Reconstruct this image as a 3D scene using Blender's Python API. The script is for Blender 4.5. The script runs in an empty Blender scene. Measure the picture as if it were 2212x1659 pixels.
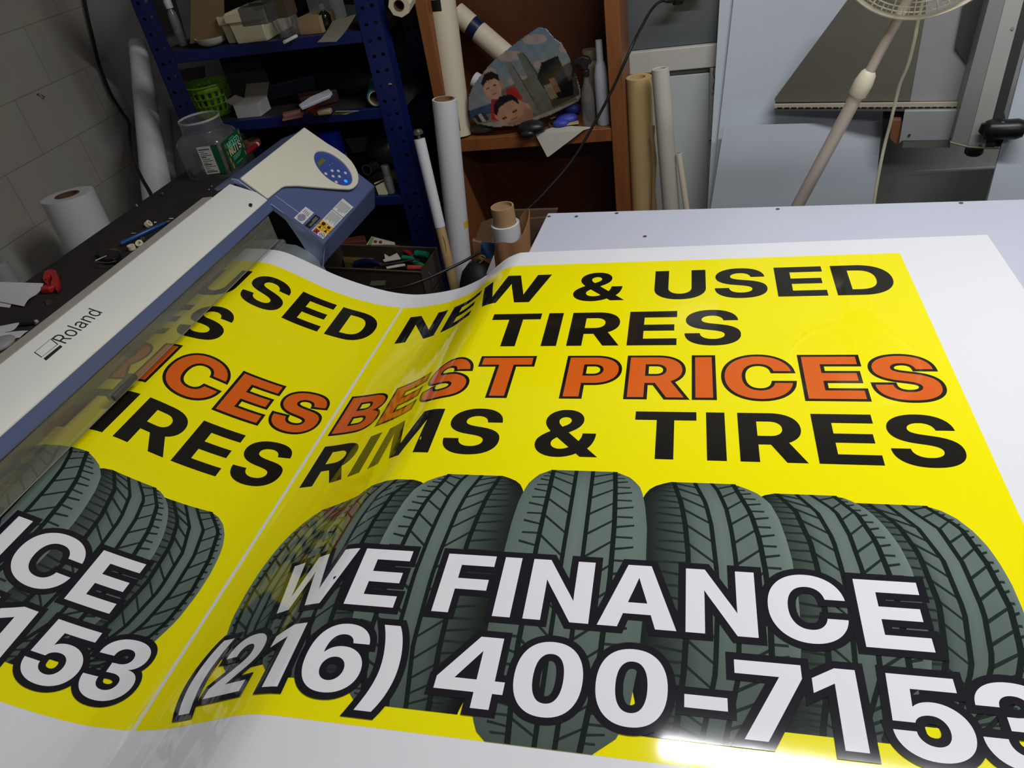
GLYPH_DATA = """
bN1497~98,0 98,1490 465,1490 894,763 910,737 930,705 952,668 966,643 980,618 995,592 1010,566 1026,538 1041,511 1056,484 1071,457 1085,432 1099,406 1058,319 1056,349 1054,379 1053,412 1052,446 1050,482 1049,518 1048,554 1048,589 1047,624 1046,658 1046,690 1045,720 1045,746 1045,770 1045,791 1045,1490 1399,1490 1399,0 1031,0 638,661 626,680 613,700 599,723 584,748 568,776 550,805 532,835 514,867 494,901 474,936 454,973 434,1010 413,1047 392,1086 371,1125 437,1157 440,1114 442,1072 444,1031 446,990 447,951 449,913 450,877 450,842 451,810 451,779 452,733 452,693 452,662 452,0
bE1266~98,0 98,1490 1203,1490 1203,1209 452,1209 452,888 1146,888 1146,614 452,614 452,281 1203,281 1203,0
bW2077~403,0 5,1490 387,1490 537,783 546,744 555,706 563,668 571,630 579,591 586,553 594,515 601,477 609,439 616,400 624,362 631,324 638,286 645,247 652,209 576,209 583,247 591,286 599,324 607,362 615,400 623,439 631,477 639,515 647,553 656,591 664,630 673,668 682,706 691,744 700,783 862,1490 1215,1490 1376,783 1385,744 1394,706 1403,668 1412,630 1421,591 1429,553 1438,515 1446,477 1454,439 1462,400 1470,362 1478,324 1486,286 1493,247 1501,209 1423,209 1431,247 1438,286 1445,324 1452,362 1460,400 1467,439 1474,477 1482,515 1490,553 1498,591 1506,630 1514,668 1522,706 1530,744 1538,783 1690,1490 2072,1490 1673,0 1281,0 1088,788 1079,824 1071,862 1062,901 1053,942 1044,985 1035,1031 1024,1079 1013,1129 1001,1183 988,1239 1088,1239 1075,1183 1063,1129 1052,1079 1042,1031 1033,985 1024,942 1015,901 1006,862 998,824 989,788 796,0
b&1354~558,-23 497,-20 440,-14 387,-3 336,13 289,33 246,57 207,83 172,113 141,147 114,183 92,222 75,263 63,305 55,350 53,396 54,428 58,458 64,487 72,515 83,541 96,566 112,591 130,616 150,640 173,664 199,688 226,712 256,737 289,762 323,787 634,984 657,1001 675,1017 691,1034 704,1052 714,1069 721,1086 726,1103 730,1120 731,1136 727,1166 716,1194 697,1219 672,1239 640,1251 602,1255 578,1253 555,1247 534,1238 516,1225 501,1210 488,1191 479,1170 473,1146 471,1120 474,1092 481,1063 493,1033 510,1003 532,971 558,936 576,914 595,890 616,864 639,837 662,809 1374,0 1023,0 430,655 405,687 380,718 357,750 334,780 311,810 290,840 270,870 252,900 235,930 220,961 208,992 198,1024 191,1057 187,1090 185,1125 187,1168 194,1209 204,1248 219,1286 238,1321 260,1355 286,1385 315,1413 348,1437 384,1459 422,1477 464,1491 507,1501 554,1507 602,1509 649,1507 694,1502 735,1492 774,1479 811,1462 844,1442 875,1419 902,1394 926,1366 947,1335 964,1302 978,1268 987,1232 993,1194 995,1155 994,1129 992,1103 987,1078 981,1053 972,1028 963,1004 951,980 938,957 923,935 906,913 887,892 867,871 846,850 822,831 797,811 492,592 461,565 435,538 412,510 396,481 386,449 382,413 385,379 394,348 408,320 427,294 450,273 478,255 509,242 542,234 579,231 610,233 641,237 672,245 703,256 733,270 763,286 792,305 819,326 846,350 871,376 895,405 916,435 936,467 954,500 970,536 983,572 993,610 1001,649 1005,689 1007,730 1285,730 1284,684 1281,639 1276,594 1269,550 1260,507 1248,464 1235,424 1219,384 1201,346 1180,310 1157,275 1131,242 1103,212 1072,183 1039,156 948,107 914,83 878,61 841,42 802,25 762,10 720,-1 679,-11 639,-17 598,-21
bU1443~721,-24 648,-21 578,-13 512,1 450,20 391,45 338,74 289,108 245,147 207,189 173,236 145,287 124,341 108,398 99,458 96,521 96,1490 441,1490 441,548 442,515 447,484 454,454 464,426 476,399 492,374 509,351 529,331 551,313 575,297 601,283 629,273 658,265 689,261 722,259 755,261 786,265 815,273 843,283 869,296 893,312 915,331 934,351 952,374 967,399 979,425 989,454 996,483 1001,515 1002,548 1002,1490 1347,1490 1347,521 1344,458 1335,398 1319,340 1298,287 1270,236 1236,189 1198,146 1154,108 1106,74 1052,45 994,20 931,1 865,-13 795,-21
bS1365~687,-24 611,-22 539,-14 472,-2 409,15 352,37 299,63 251,94 209,129 172,168 140,212 114,260 94,312 79,368 71,427 68,490 406,490 408,460 413,432 420,406 430,381 443,358 458,337 475,318 495,301 517,286 541,273 567,263 595,254 625,248 657,245 691,244 721,245 750,247 776,252 802,258 825,266 861,283 891,304 915,328 933,357 943,388 947,423 944,452 935,478 920,502 899,524 871,544 837,562 812,572 786,581 756,590 724,599 690,607 537,640 453,660 379,686 313,716 255,751 207,791 167,835 136,884 114,937 101,994 96,1056 99,1110 108,1161 123,1209 143,1254 170,1296 201,1336 238,1371 279,1403 324,1432 375,1457 429,1477 487,1493 548,1505 612,1512 680,1514 749,1512 815,1505 876,1493 934,1477 987,1456 1036,1431 1081,1401 1121,1368 1156,1331 1187,1289 1213,1244 1234,1196 1249,1144 1259,1089 1263,1030 935,1030 930,1068 919,1103 905,1135 885,1163 860,1188 832,1209 800,1225 765,1237 726,1244 685,1246 658,1245 633,1242 609,1238 586,1232 564,1224 531,1207 504,1187 481,1163 465,1135 455,1105 451,1072 454,1044 462,1019 476,997 496,976 522,958 555,941 577,932 603,923 630,914 661,906 693,899 826,869 874,859 919,847 962,835 1002,821 1039,807 1073,791 1105,775 1134,757 1161,738 1185,717 1207,696 1226,673 1243,650 1258,624 1270,598 1280,570 1287,541 1293,511 1296,479 1297,445 1294,389 1286,335 1271,285 1251,238 1225,194 1193,154 1156,118 1114,85 1067,57 1015,32 959,12 897,-4 832,-15 762,-22
bD1444~648,0 253,0 253,276 630,276 683,279 733,285 778,296 820,311 858,330 891,353 922,381 948,413 971,449 991,488 1006,532 1019,580 1027,631 1033,686 1034,745 1032,805 1027,860 1018,911 1006,959 990,1003 971,1042 947,1078 921,1109 890,1137 856,1160 818,1179 776,1194 730,1205 680,1211 626,1214 246,1214 246,1490 649,1490 737,1486 820,1475 899,1457 973,1432 1042,1399 1106,1360 1164,1314 1215,1263 1261,1205 1300,1141 1333,1072 1359,998 1377,918 1388,834 1391,745 1388,656 1377,572 1359,493 1333,419 1301,350 1261,286 1216,228 1165,176 1107,131 1044,91 975,58 901,33 821,15 737,4|452,1490 452,0 98,0 98,1490
bT1319~43,1209 43,1490 1277,1490 1277,1209 837,1209 837,0 483,0 483,1209
bI560~97,0 97,1490 462,1490 462,0
bR1345~98,0 98,1490 710,1490 777,1488 840,1480 900,1468 956,1451 1008,1430 1056,1403 1099,1373 1138,1339 1172,1301 1202,1258 1226,1212 1245,1163 1259,1110 1267,1054 1270,995 1267,937 1258,882 1244,831 1224,782 1198,737 1167,695 1132,658 1092,624 1047,594 997,569 943,548 886,531 824,519 759,512 690,510 313,510 313,772 686,772 715,773 741,777 767,782 790,790 813,800 845,821 873,847 895,878 905,898 913,920 919,944 922,969 923,995 922,1022 919,1047 913,1070 905,1092 894,1113 872,1143 845,1169 812,1190 790,1200 766,1207 741,1213 714,1216 685,1217 452,1217 452,0|934,0 600,674 967,674 1308,0
bB1325~98,0 98,1490 716,1490 779,1488 839,1482 895,1473 947,1459 994,1442 1037,1421 1076,1397 1111,1371 1141,1341 1166,1308 1188,1273 1204,1235 1216,1196 1223,1154 1225,1109 1224,1076 1220,1044 1213,1013 1203,984 1191,956 1176,930 1159,906 1140,884 1119,864 1095,845 1069,828 1042,813 1013,800 982,789 949,780 986,774 1021,767 1054,756 1086,743 1117,726 1145,707 1171,685 1195,660 1216,633 1234,604 1250,572 1262,537 1271,501 1276,462 1278,421 1276,372 1268,326 1256,282 1239,241 1218,202 1191,165 1160,132 1125,103 1085,76 1041,53 993,34 940,19 884,9 824,2 759,0|443,256 701,256 740,258 775,264 806,274 834,287 859,305 879,326 895,350 906,377 913,408 916,441 913,479 904,513 890,543 871,569 846,591 817,609 784,622 746,630 704,632 443,632|443,876 683,876 720,879 753,886 783,898 809,915 831,936 849,960 861,989 869,1020 871,1055 869,1087 863,1115 853,1141 839,1165 821,1185 799,1203 774,1216 747,1226 716,1232 683,1234 443,1234
bP1308~98,0 98,1490 705,1490 772,1488 835,1480 895,1468 951,1451 1003,1430 1051,1403 1094,1373 1133,1339 1167,1301 1197,1258 1221,1212 1240,1163 1254,1110 1262,1054 1265,995 1262,936 1254,880 1240,828 1221,778 1196,732 1166,690 1132,651 1093,617 1049,586 1001,560 949,538 893,521 833,509 770,502 703,500 298,500 298,775 680,775 709,776 736,779 761,784 785,792 807,802 840,822 867,848 889,878 900,899 908,921 914,944 917,969 918,995 917,1022 914,1046 908,1070 900,1092 889,1112 867,1142 840,1168 807,1188 785,1198 761,1205 736,1211 709,1214 680,1215 452,1215 452,0
bC1490~768,-24 688,-20 612,-9 538,9 469,35 402,68 340,109 283,155 232,208 187,268 147,333 113,405 87,482 68,564 57,651 53,744 57,837 68,926 87,1008 113,1085 146,1157 187,1223 232,1282 283,1335 340,1382 402,1422 469,1455 538,1481 612,1499 688,1510 768,1514 822,1512 874,1508 924,1500 973,1489 1020,1475 1065,1457 1108,1438 1148,1415 1187,1390 1223,1362 1257,1332 1288,1299 1317,1264 1343,1226 1367,1186 1388,1144 1405,1101 1420,1055 1431,1007 1439,957 1082,957 1077,982 1070,1006 1063,1028 1054,1050 1044,1070 1025,1102 1002,1130 977,1154 950,1176 919,1193 886,1207 851,1217 813,1223 774,1225 729,1222 687,1215 647,1204 611,1187 577,1166 546,1141 518,1111 493,1078 472,1041 453,1000 438,955 426,907 417,856 412,802 410,744 412,687 417,633 426,582 437,534 453,490 471,449 493,412 518,378 546,349 577,324 611,303 647,286 687,275 729,268 774,265 813,267 851,273 886,283 918,297 949,314 976,335 1001,360 1024,388 1043,419 1059,453 1072,490 1082,531 1439,531 1431,481 1420,434 1405,388 1388,344 1367,302 1343,263 1317,225 1288,190 1257,158 1223,127 1186,99 1148,74 1107,52 1064,32 1019,15 972,1 924,-10 873,-18 822,-22
bM1858~98,0 98,1490 621,1490 819,842 826,821 833,798 840,774 848,748 857,720 865,691 874,661 883,631 892,600 901,569 910,538 919,507 928,477 936,448 944,419 952,391 958,365 965,341 971,319 976,299 886,299 891,319 897,341 903,365 910,391 918,419 926,448 934,477 942,507 951,538 960,569 969,600 978,631 987,661 995,691 1004,720 1012,748 1020,774 1027,798 1034,821 1041,842 1236,1490 1760,1490 1760,0 1413,0 1413,682 1413,703 1413,725 1413,749 1414,775 1415,803 1415,832 1416,862 1417,893 1418,924 1419,957 1420,990 1421,1023 1422,1056 1423,1089 1424,1123 1425,1156 1425,1188 1426,1220 1426,1251 1426,1282 1468,1282 1459,1249 1450,1217 1440,1183 1431,1150 1421,1116 1411,1081 1401,1048 1392,1014 1382,981 1372,948 1363,916 1354,885 1345,855 1336,826 1328,798 1320,771 1312,746 1305,723 1298,702 1291,682 1073,0 786,0 565,682 559,702 552,723 544,746 536,771 528,798 519,826 510,855 501,885 491,916 482,948 472,981 462,1014 452,1048 442,1081 432,1116 422,1150 412,1183 403,1217 393,1249 384,1282 432,1282 432,1251 432,1220 433,1188 434,1156 434,1123 435,1089 436,1056 437,1023 438,990 439,957 440,924 441,893 442,862 443,832 444,803 444,775 445,749 445,725 445,703 446,682 446,0
bF1212~98,0 98,1490 1169,1490 1169,1209 452,1209 452,863 1124,863 1124,590 452,590 452,0
bA1506~5,0 518,1490 985,1490 1500,0 1105,0 899,696 880,757 861,818 842,880 823,942 804,1005 784,1070 765,1138 745,1208 725,1281 705,1357 801,1357 781,1281 760,1208 740,1138 720,1070 701,1005 681,942 662,880 642,818 622,757 602,696 390,0|355,309 355,570 1151,570 1151,309
b(704~110,592 111,663 114,734 120,805 128,877 139,950 151,1022 166,1092 182,1160 200,1227 220,1292 241,1354 264,1413 288,1468 313,1519 340,1566 665,1566 642,1509 619,1450 597,1389 576,1327 557,1262 538,1196 521,1130 506,1063 493,995 481,927 471,859 463,791 457,724 454,658 453,592 454,534 457,477 462,420 468,364 477,308 488,252 500,195 515,138 531,80 549,21 569,-38 591,-100 614,-163 639,-228 665,-294 340,-294 297,-215 258,-134 224,-50 194,36 168,125 147,216 131,308 119,402 112,496
b21254~78,0 78,239 630,703 652,724 673,745 694,765 715,785 734,805 753,824 771,845 786,865 801,886 813,908 824,930 833,954 839,978 842,1004 844,1031 843,1057 839,1082 834,1105 827,1127 817,1148 797,1179 772,1205 742,1225 722,1235 700,1243 677,1248 653,1252 627,1253 600,1251 573,1247 549,1241 525,1231 504,1219 483,1205 465,1188 449,1169 435,1147 422,1124 412,1097 404,1069 398,1039 394,1007 393,973 68,973 71,1037 79,1098 93,1155 112,1209 136,1259 166,1305 200,1347 239,1385 282,1418 330,1447 382,1471 438,1490 497,1503 561,1511 628,1514 690,1512 749,1505 805,1493 859,1477 909,1457 957,1432 1000,1403 1038,1371 1073,1335 1103,1295 1128,1252 1148,1205 1162,1156 1170,1103 1173,1048 1171,1006 1167,967 1158,928 1147,891 1133,856 1115,822 1095,788 1072,755 1046,723 1018,691 987,658 954,626 918,592 881,558 841,523 558,264 1178,262 1178,0
b1819~721,1490 721,0 380,0 380,1191 36,972 36,1257 404,1490
b61289~666,-24 609,-22 554,-16 503,-6 453,7 407,25 363,47 322,72 283,101 247,133 214,169 184,209 157,251 133,298 112,347 94,400 79,456 68,515 60,577 55,643 53,711 55,783 60,852 68,919 79,982 94,1043 112,1100 133,1154 157,1205 184,1252 214,1296 247,1336 284,1373 322,1405 364,1433 409,1458 457,1478 507,1494 560,1505 615,1512 673,1514 734,1512 792,1505 847,1493 898,1477 947,1457 992,1432 1033,1405 1071,1374 1105,1339 1135,1302 1161,1261 1182,1219 1199,1174 1211,1128 1218,1079 890,1079 882,1111 871,1141 856,1168 838,1192 816,1213 791,1231 764,1245 734,1255 701,1261 665,1263 627,1261 592,1254 560,1243 530,1227 503,1207 479,1183 457,1156 438,1124 422,1090 408,1052 397,1010 388,966 382,919 378,869 377,817 395,839 412,859 429,878 449,896 469,912 490,926 512,939 536,951 560,961 586,970 612,977 640,982 668,986 697,988 727,989 784,986 839,979 892,966 942,947 989,924 1033,896 1073,865 1110,829 1142,790 1170,747 1194,701 1212,652 1225,600 1233,546 1236,490 1233,430 1224,374 1210,320 1189,269 1163,221 1131,177 1095,137 1055,101 1010,69 961,41 908,17 852,-1 793,-14 731,-21|663,232 689,233 715,238 740,244 763,254 785,266 805,280 824,297 841,315 856,336 870,358 881,382 890,407 896,434 900,461 901,490 900,519 896,546 890,572 881,597 870,621 857,643 842,663 825,681 806,698 786,712 764,724 741,733 717,740 691,744 664,745 631,743 600,737 570,726 542,712 517,694 495,672 475,648 458,621 444,591 434,559 428,525 426,489 427,461 431,433 437,407 446,382 457,358 470,336 486,315 503,297 521,280 542,266 564,254 587,244 611,238 636,233
b)704~38,-294 65,-228 90,-163 113,-100 135,-38 155,21 173,80 189,138 203,195 216,252 226,308 235,364 242,420 247,477 250,534 251,592 250,658 246,724 241,791 233,859 223,927 211,995 197,1063 182,1130 166,1196 147,1262 128,1327 107,1389 85,1450 62,1509 38,1566 364,1566 391,1519 416,1468 440,1413 463,1354 484,1292 504,1227 522,1160 538,1092 552,1022 565,950 575,877 583,805 589,734 593,663 594,592 592,496 585,402 573,308 556,216 535,125 510,36 480,-50 445,-134 407,-215 364,-294
b41375~61,314 61,567 696,1490 919,1490 919,1180 796,1180 391,569 1313,567 1313,314|798,0 798,391 798,504 798,1490 1130,1490 1130,0
b01320~660,-24 584,-20 514,-9 448,10 386,36 330,70 279,110 233,157 192,210 157,269 126,335 101,406 82,483 68,565 60,652 57,744 60,837 68,924 82,1006 101,1083 126,1154 157,1220 192,1280 233,1333 279,1380 330,1420 386,1454 448,1480 514,1499 584,1510 660,1514 736,1510 807,1499 873,1480 934,1454 990,1420 1041,1380 1087,1333 1128,1280 1163,1220 1194,1154 1219,1083 1238,1006 1252,924 1260,837 1263,744 1260,652 1252,565 1238,483 1219,406 1194,335 1163,269 1128,210 1087,156 1041,110 990,69 934,36 873,10 807,-9 736,-20|660,237 695,240 728,247 758,259 786,276 811,298 833,325 854,356 871,391 887,430 900,473 910,520 919,571 924,625 928,683 929,744 928,806 924,864 919,918 910,969 900,1016 887,1060 871,1099 854,1134 833,1165 811,1191 786,1213 758,1231 728,1243 695,1250 660,1253 625,1250 593,1243 562,1231 535,1213 510,1191 487,1165 467,1134 449,1099 433,1060 420,1016 410,969 401,918 396,864 392,806 391,744 392,683 396,625 401,571 410,520 420,473 433,430 449,391 467,356 487,325 510,298 535,276 562,259 593,247 625,240
b-924~805,708 805,458 119,458 119,708
b71152~145,0 752,1216 43,1217 43,1490 1109,1490 1109,1223 501,0
b51247~622,-23 558,-20 496,-13 439,-1 384,16 332,38 284,64 240,94 200,127 164,165 133,207 106,252 84,300 68,351 57,405 50,462 382,462 384,436 388,411 395,387 404,365 416,343 429,323 445,305 462,288 481,273 502,260 524,249 547,241 572,235 597,231 624,230 651,231 678,235 702,242 725,252 747,264 768,278 786,295 803,314 817,335 830,358 841,382 849,408 855,436 859,465 860,496 859,526 855,556 849,584 841,610 830,635 818,658 803,679 787,698 768,715 748,730 727,742 704,752 680,759 654,763 627,764 593,763 560,758 530,750 502,739 476,725 452,708 432,688 415,666 402,642 392,615 72,615 116,1490 1104,1490 1104,1226 427,1226 404,896 428,918 451,937 476,954 503,969 531,981 561,991 592,999 624,1005 658,1008 692,1009 732,1008 771,1003 809,996 846,985 883,971 918,955 952,936 984,915 1014,891 1043,865 1070,836 1095,806 1117,774 1136,740 1153,704 1168,666 1179,628 1187,588 1192,546 1194,504 1191,444 1182,386 1168,332 1148,280 1123,231 1092,186 1057,144 1017,107 972,74 923,45 870,21 813,2 753,-12 689,-20
b31285~645,-24 569,-21 498,-13 433,2 373,21 318,47 269,77 226,111 187,149 154,191 126,236 103,285 85,335 72,387 65,440 62,496 398,496 399,464 402,433 408,405 416,378 427,353 440,330 454,310 471,292 490,275 511,262 534,250 559,242 585,235 613,231 643,230 670,231 697,234 722,240 745,247 767,256 801,276 829,301 852,330 868,363 878,400 882,440 878,479 867,514 849,546 835,563 818,579 800,593 779,605 757,616 732,625 706,632 678,637 648,640 617,641 479,641 479,877 617,877 646,878 673,881 699,885 723,891 746,900 779,917 807,938 829,964 846,994 855,1027 859,1063 856,1102 847,1138 831,1170 811,1198 786,1222 756,1241 723,1255 685,1263 645,1266 619,1265 595,1262 572,1256 550,1248 529,1238 498,1217 472,1191 451,1160 441,1139 433,1117 428,1093 424,1068 423,1041 91,1041 94,1094 102,1145 115,1194 134,1240 158,1284 187,1325 221,1362 259,1396 302,1426 350,1453 401,1475 457,1492 516,1504 579,1512 645,1514 707,1512 766,1505 822,1495 875,1480 925,1461 972,1438 1014,1412 1053,1382 1087,1350 1117,1314 1142,1275 1161,1235 1175,1192 1183,1146 1186,1099 1183,1049 1173,1003 1156,961 1134,922 1104,886 1070,854 1032,828 990,806 945,789 896,778 938,768 977,758 1013,745 1047,730 1078,711 1107,690 1133,666 1155,641 1175,614 1193,584 1207,554 1218,522 1226,489 1230,455 1232,420 1229,370 1220,322 1205,276 1184,233 1157,191 1125,153 1089,118 1047,86 1001,58 951,33 896,13 839,-3 777,-15 713,-22
b 550~
bX1467~7,0 632,881 632,637 59,1490 460,1490 605,1249 626,1216 647,1183 667,1150 687,1117 707,1084 727,1051 747,1018 766,986 785,953 688,953 708,986 728,1018 748,1051 768,1084 788,1117 809,1150 830,1183 851,1216 872,1249 1020,1490 1410,1490 850,654 850,886 1460,0 1049,0 860,303 843,330 826,357 809,385 792,412 775,439 758,466 742,493 725,520 708,547 758,547 741,520 725,493 708,466 691,439 674,412 656,385 639,357 621,330 603,303 407,0
rR1318~180,0 180,1490 690,1490 757,1488 819,1480 877,1469 929,1452 976,1430 1019,1405 1057,1376 1091,1343 1119,1307 1144,1267 1163,1224 1178,1179 1189,1132 1196,1082 1198,1030 1196,978 1189,929 1178,882 1163,837 1144,795 1119,756 1091,721 1057,689 1020,660 977,636 930,615 877,599 820,587 758,580 691,578 286,578 286,747 682,747 727,748 769,753 807,759 841,769 872,782 899,796 923,814 943,833 961,855 976,880 988,906 997,934 1004,964 1008,996 1009,1030 1008,1065 1004,1097 997,1128 988,1157 976,1184 961,1210 943,1232 922,1253 898,1271 871,1286 840,1300 806,1310 768,1317 726,1322 680,1323 370,1323 370,0|1036,0 676,671 890,671 1256,0
ro1228~613,-24 554,-21 497,-12 444,2 394,22 346,48 303,79 263,115 227,155 196,200 168,250 145,304 127,361 114,421 107,485 104,552 107,620 114,685 127,746 145,804 168,858 196,907 227,953 263,993 303,1029 346,1060 394,1086 444,1106 497,1120 554,1129 613,1132 673,1129 729,1120 783,1106 833,1086 881,1060 925,1029 965,993 1001,953 1032,907 1060,858 1083,804 1101,746 1114,685 1121,620 1124,552 1121,485 1114,421 1101,361 1083,304 1060,250 1032,200 1001,155 965,115 925,79 881,48 833,22 783,2 729,-12 673,-21|613,137 657,139 697,146 734,158 768,174 799,195 827,220 851,247 873,278 891,311 907,348 920,386 929,426 936,466 941,509 942,552 941,596 936,638 929,680 920,720 907,758 891,795 873,829 851,860 827,888 799,912 768,934 734,950 697,962 657,969 613,971 570,969 530,962 493,950 459,934 429,912 402,888 377,860 356,829 337,796 322,759 309,720 300,680 293,639 288,596 287,552 288,509 293,466 300,426 309,386 322,348 337,311 356,278 377,247 402,220 429,195 459,174 493,158 530,146 570,139
rl496~338,1490 338,0 158,0 158,1490
ra1150~471,-26 429,-24 389,-20 351,-12 314,0 278,14 245,31 215,52 187,75 163,102 141,131 123,163 108,198 98,235 92,275 90,318 92,355 96,389 104,420 114,449 128,474 144,497 162,518 183,537 205,554 230,568 255,582 282,593 311,604 340,612 370,620 401,627 432,632 463,638 494,643 525,647 564,652 599,656 632,660 661,664 688,667 726,673 758,681 782,691 798,705 809,724 812,749 812,755 811,782 808,808 803,831 795,853 786,874 766,903 740,928 708,948 686,957 662,965 636,970 608,973 578,974 547,973 518,970 490,965 465,958 441,949 405,931 375,910 348,886 327,861 309,836 295,810 122,867 140,906 161,941 184,973 210,1002 238,1026 268,1048 299,1067 331,1083 364,1097 399,1108 434,1117 469,1123 504,1128 539,1131 573,1132 596,1131 620,1130 646,1127 673,1123 700,1118 729,1112 757,1103 784,1093 812,1080 838,1065 864,1047 888,1027 910,1003 930,976 948,946 964,913 976,875 985,833 990,787 992,737 992,0 815,0 815,152 803,152 788,126 767,99 742,72 724,55 704,40 683,27 659,14 633,2 605,-8 575,-16 543,-22 508,-25|502,133 541,135 577,139 611,147 642,158 671,172 697,189 721,207 742,227 760,249 776,274 789,299 799,324 806,350 811,377 812,404 812,559 802,551 786,543 764,536 738,529 710,523 680,517 648,512 618,507 588,504 560,500 536,497 517,495 491,491 466,487 442,481 418,475 396,468 360,452 330,434 305,410 286,383 275,349 271,309 274,272 284,240 301,212 323,188 351,168 383,153 404,146 427,140 451,136 476,134
rn1210~338,670 338,0 158,0 158,1118 331,1118 332,847 307,847 329,905 355,957 384,1001 416,1037 452,1067 492,1090 533,1109 578,1122 624,1129 674,1132 718,1130 760,1125 800,1115 837,1102 872,1086 905,1065 934,1041 960,1013 984,981 1004,946 1022,906 1035,863 1044,816 1050,765 1052,710 1052,0 872,0 872,695 869,744 861,789 848,830 829,866 804,897 776,923 743,944 706,958 665,967 620,970 589,969 559,964 530,957 502,948 476,935 451,920 429,902 409,881 391,859 375,833 362,805 351,775 344,742 339,707
rd1254~577,-24 523,-21 471,-13 422,2 375,21 331,47 290,78 253,113 220,153 190,198 164,248 142,302 126,360 114,421 106,487 104,556 106,625 114,690 126,751 143,809 164,862 191,912 220,957 254,996 291,1032 332,1062 376,1087 423,1107 472,1121 524,1129 578,1132 620,1131 658,1126 693,1119 724,1109 751,1096 775,1081 797,1066 817,1049 835,1032 850,1014 871,986 888,961 902,939 916,939 916,1490 1096,1490 1096,0 922,0 922,173 902,173 888,151 870,125 848,96 833,77 815,60 795,43 773,28 748,12 721,-1 690,-11 656,-18 618,-23|604,137 644,139 680,146 715,156 747,171 776,190 803,214 827,240 848,270 866,303 882,339 895,378 905,420 912,463 917,510 918,558 917,606 912,652 905,695 895,736 882,774 867,810 849,842 827,871 804,897 777,919 748,938 716,952 681,963 644,969 604,971 563,969 525,962 490,951 457,936 428,916 401,892 377,866 356,836 337,803 322,768 309,729 300,689 293,647 288,604 287,558 288,512 293,468 300,425 310,385 322,346 338,309 357,275 378,245 402,218 429,194 459,173 491,157 526,146 564,139
"""
import bpy, bmesh, math, random
from mathutils import Vector, Matrix, geometry
random.seed(7)
C = bpy.context.scene.collection
PI = math.pi
V = Vector

# ------------------------------------------------------------------ camera
FPX, PITCH, ROLL, YAW = 1576.3, math.radians(36.884), math.radians(-10.145), math.radians(-17.075)
EYE = V((0, 0, 1.75))
def _rx(a): return Matrix(((1, 0, 0), (0, math.cos(a), -math.sin(a)), (0, math.sin(a), math.cos(a))))
def _rz(a): return Matrix(((math.cos(a), -math.sin(a), 0), (math.sin(a), math.cos(a), 0), (0, 0, 1)))
RC = _rz(ROLL) @ _rx(PITCH) @ Matrix(((1, 0, 0), (0, 0, -1), (0, 1, 0))) @ _rz(YAW)   # rows: right, down, forward
cam_data = bpy.data.cameras.new('camera')
cam_data.sensor_fit = 'HORIZONTAL'; cam_data.sensor_width = 36.0
cam_data.lens = FPX / 2212 * 36.0
cam_data.clip_start = 0.02
cam = bpy.data.objects.new('camera', cam_data); C.objects.link(cam)
m3 = Matrix((RC[0], -RC[1], -RC[2])).transposed()
cam.matrix_world = Matrix.Translation(EYE) @ m3.to_4x4()
bpy.context.scene.camera = cam

# ------------------------------------------------------------------ world, lights, exposure
w = bpy.data.worlds.new('world'); bpy.context.scene.world = w; w.use_nodes = True
w.node_tree.nodes['Background'].inputs[0].default_value = (0.75, 0.82, 1.0, 1)
w.node_tree.nodes['Background'].inputs[1].default_value = 0.05
vs = bpy.context.scene.view_settings
vs.view_transform = 'Standard'; vs.look = 'None'; vs.exposure = 0.0; vs.gamma = 1.0; vs.use_curve_mapping = False
def area(name, loc, rot, sx, sy, power, col=(1, 0.97, 0.92)):
    l = bpy.data.lights.new(name, 'AREA'); l.shape = 'RECTANGLE'; l.size = sx; l.size_y = sy; l.energy = power; l.color = col
    o = bpy.data.objects.new(name, l); C.objects.link(o); o.location = loc; o.rotation_euler = rot
    o['kind'] = 'structure'
    return o
# twin fluorescent tubes over the table (their reflection is the streak on the vinyl) and an unseen lamp assumed behind the camera, raised to fill dark parts
area('ceiling_tube_light', (0.76, 1.315, 2.80), (0, 0, -0.04), 1.7, 0.028, 20.5, (0.98, 0.985, 1.0))
area('ceiling_tube_light', (0.76, 1.345, 2.80), (0, 0, -0.04), 1.7, 0.028, 20.5, (0.98, 0.985, 1.0))
area('ceiling_tube_light', (1.2, -1.1, 2.80), (0, 0, 0), 1.5, 0.12, 26, (0.98, 0.985, 1.0))

# ------------------------------------------------------------------ pixel rays of the photograph (2212 x 1659), used to measure the room
def ray(px, py):
    return RC.transposed() @ V(((px - 1106) / FPX, (py - 829.5) / FPX, 1.0))
def AX(px, py, x):
    d = ray(px, py); return EYE + d * (x / d.x)
def AY(px, py, y):
    d = ray(px, py); return EYE + d * (y / d.y)
def AZ(px, py, z):
    d = ray(px, py); return EYE + d * ((z - EYE.z) / d.z)
def AP(px, py, p, n):
    d = ray(px, py); return EYE + d * ((p - EYE).dot(n) / d.dot(n))
def PXM(p, n):
    """metres spanned by n picture pixels at the distance of point p"""
    return n * (RC[2].dot(p - EYE)) / FPX

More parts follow.
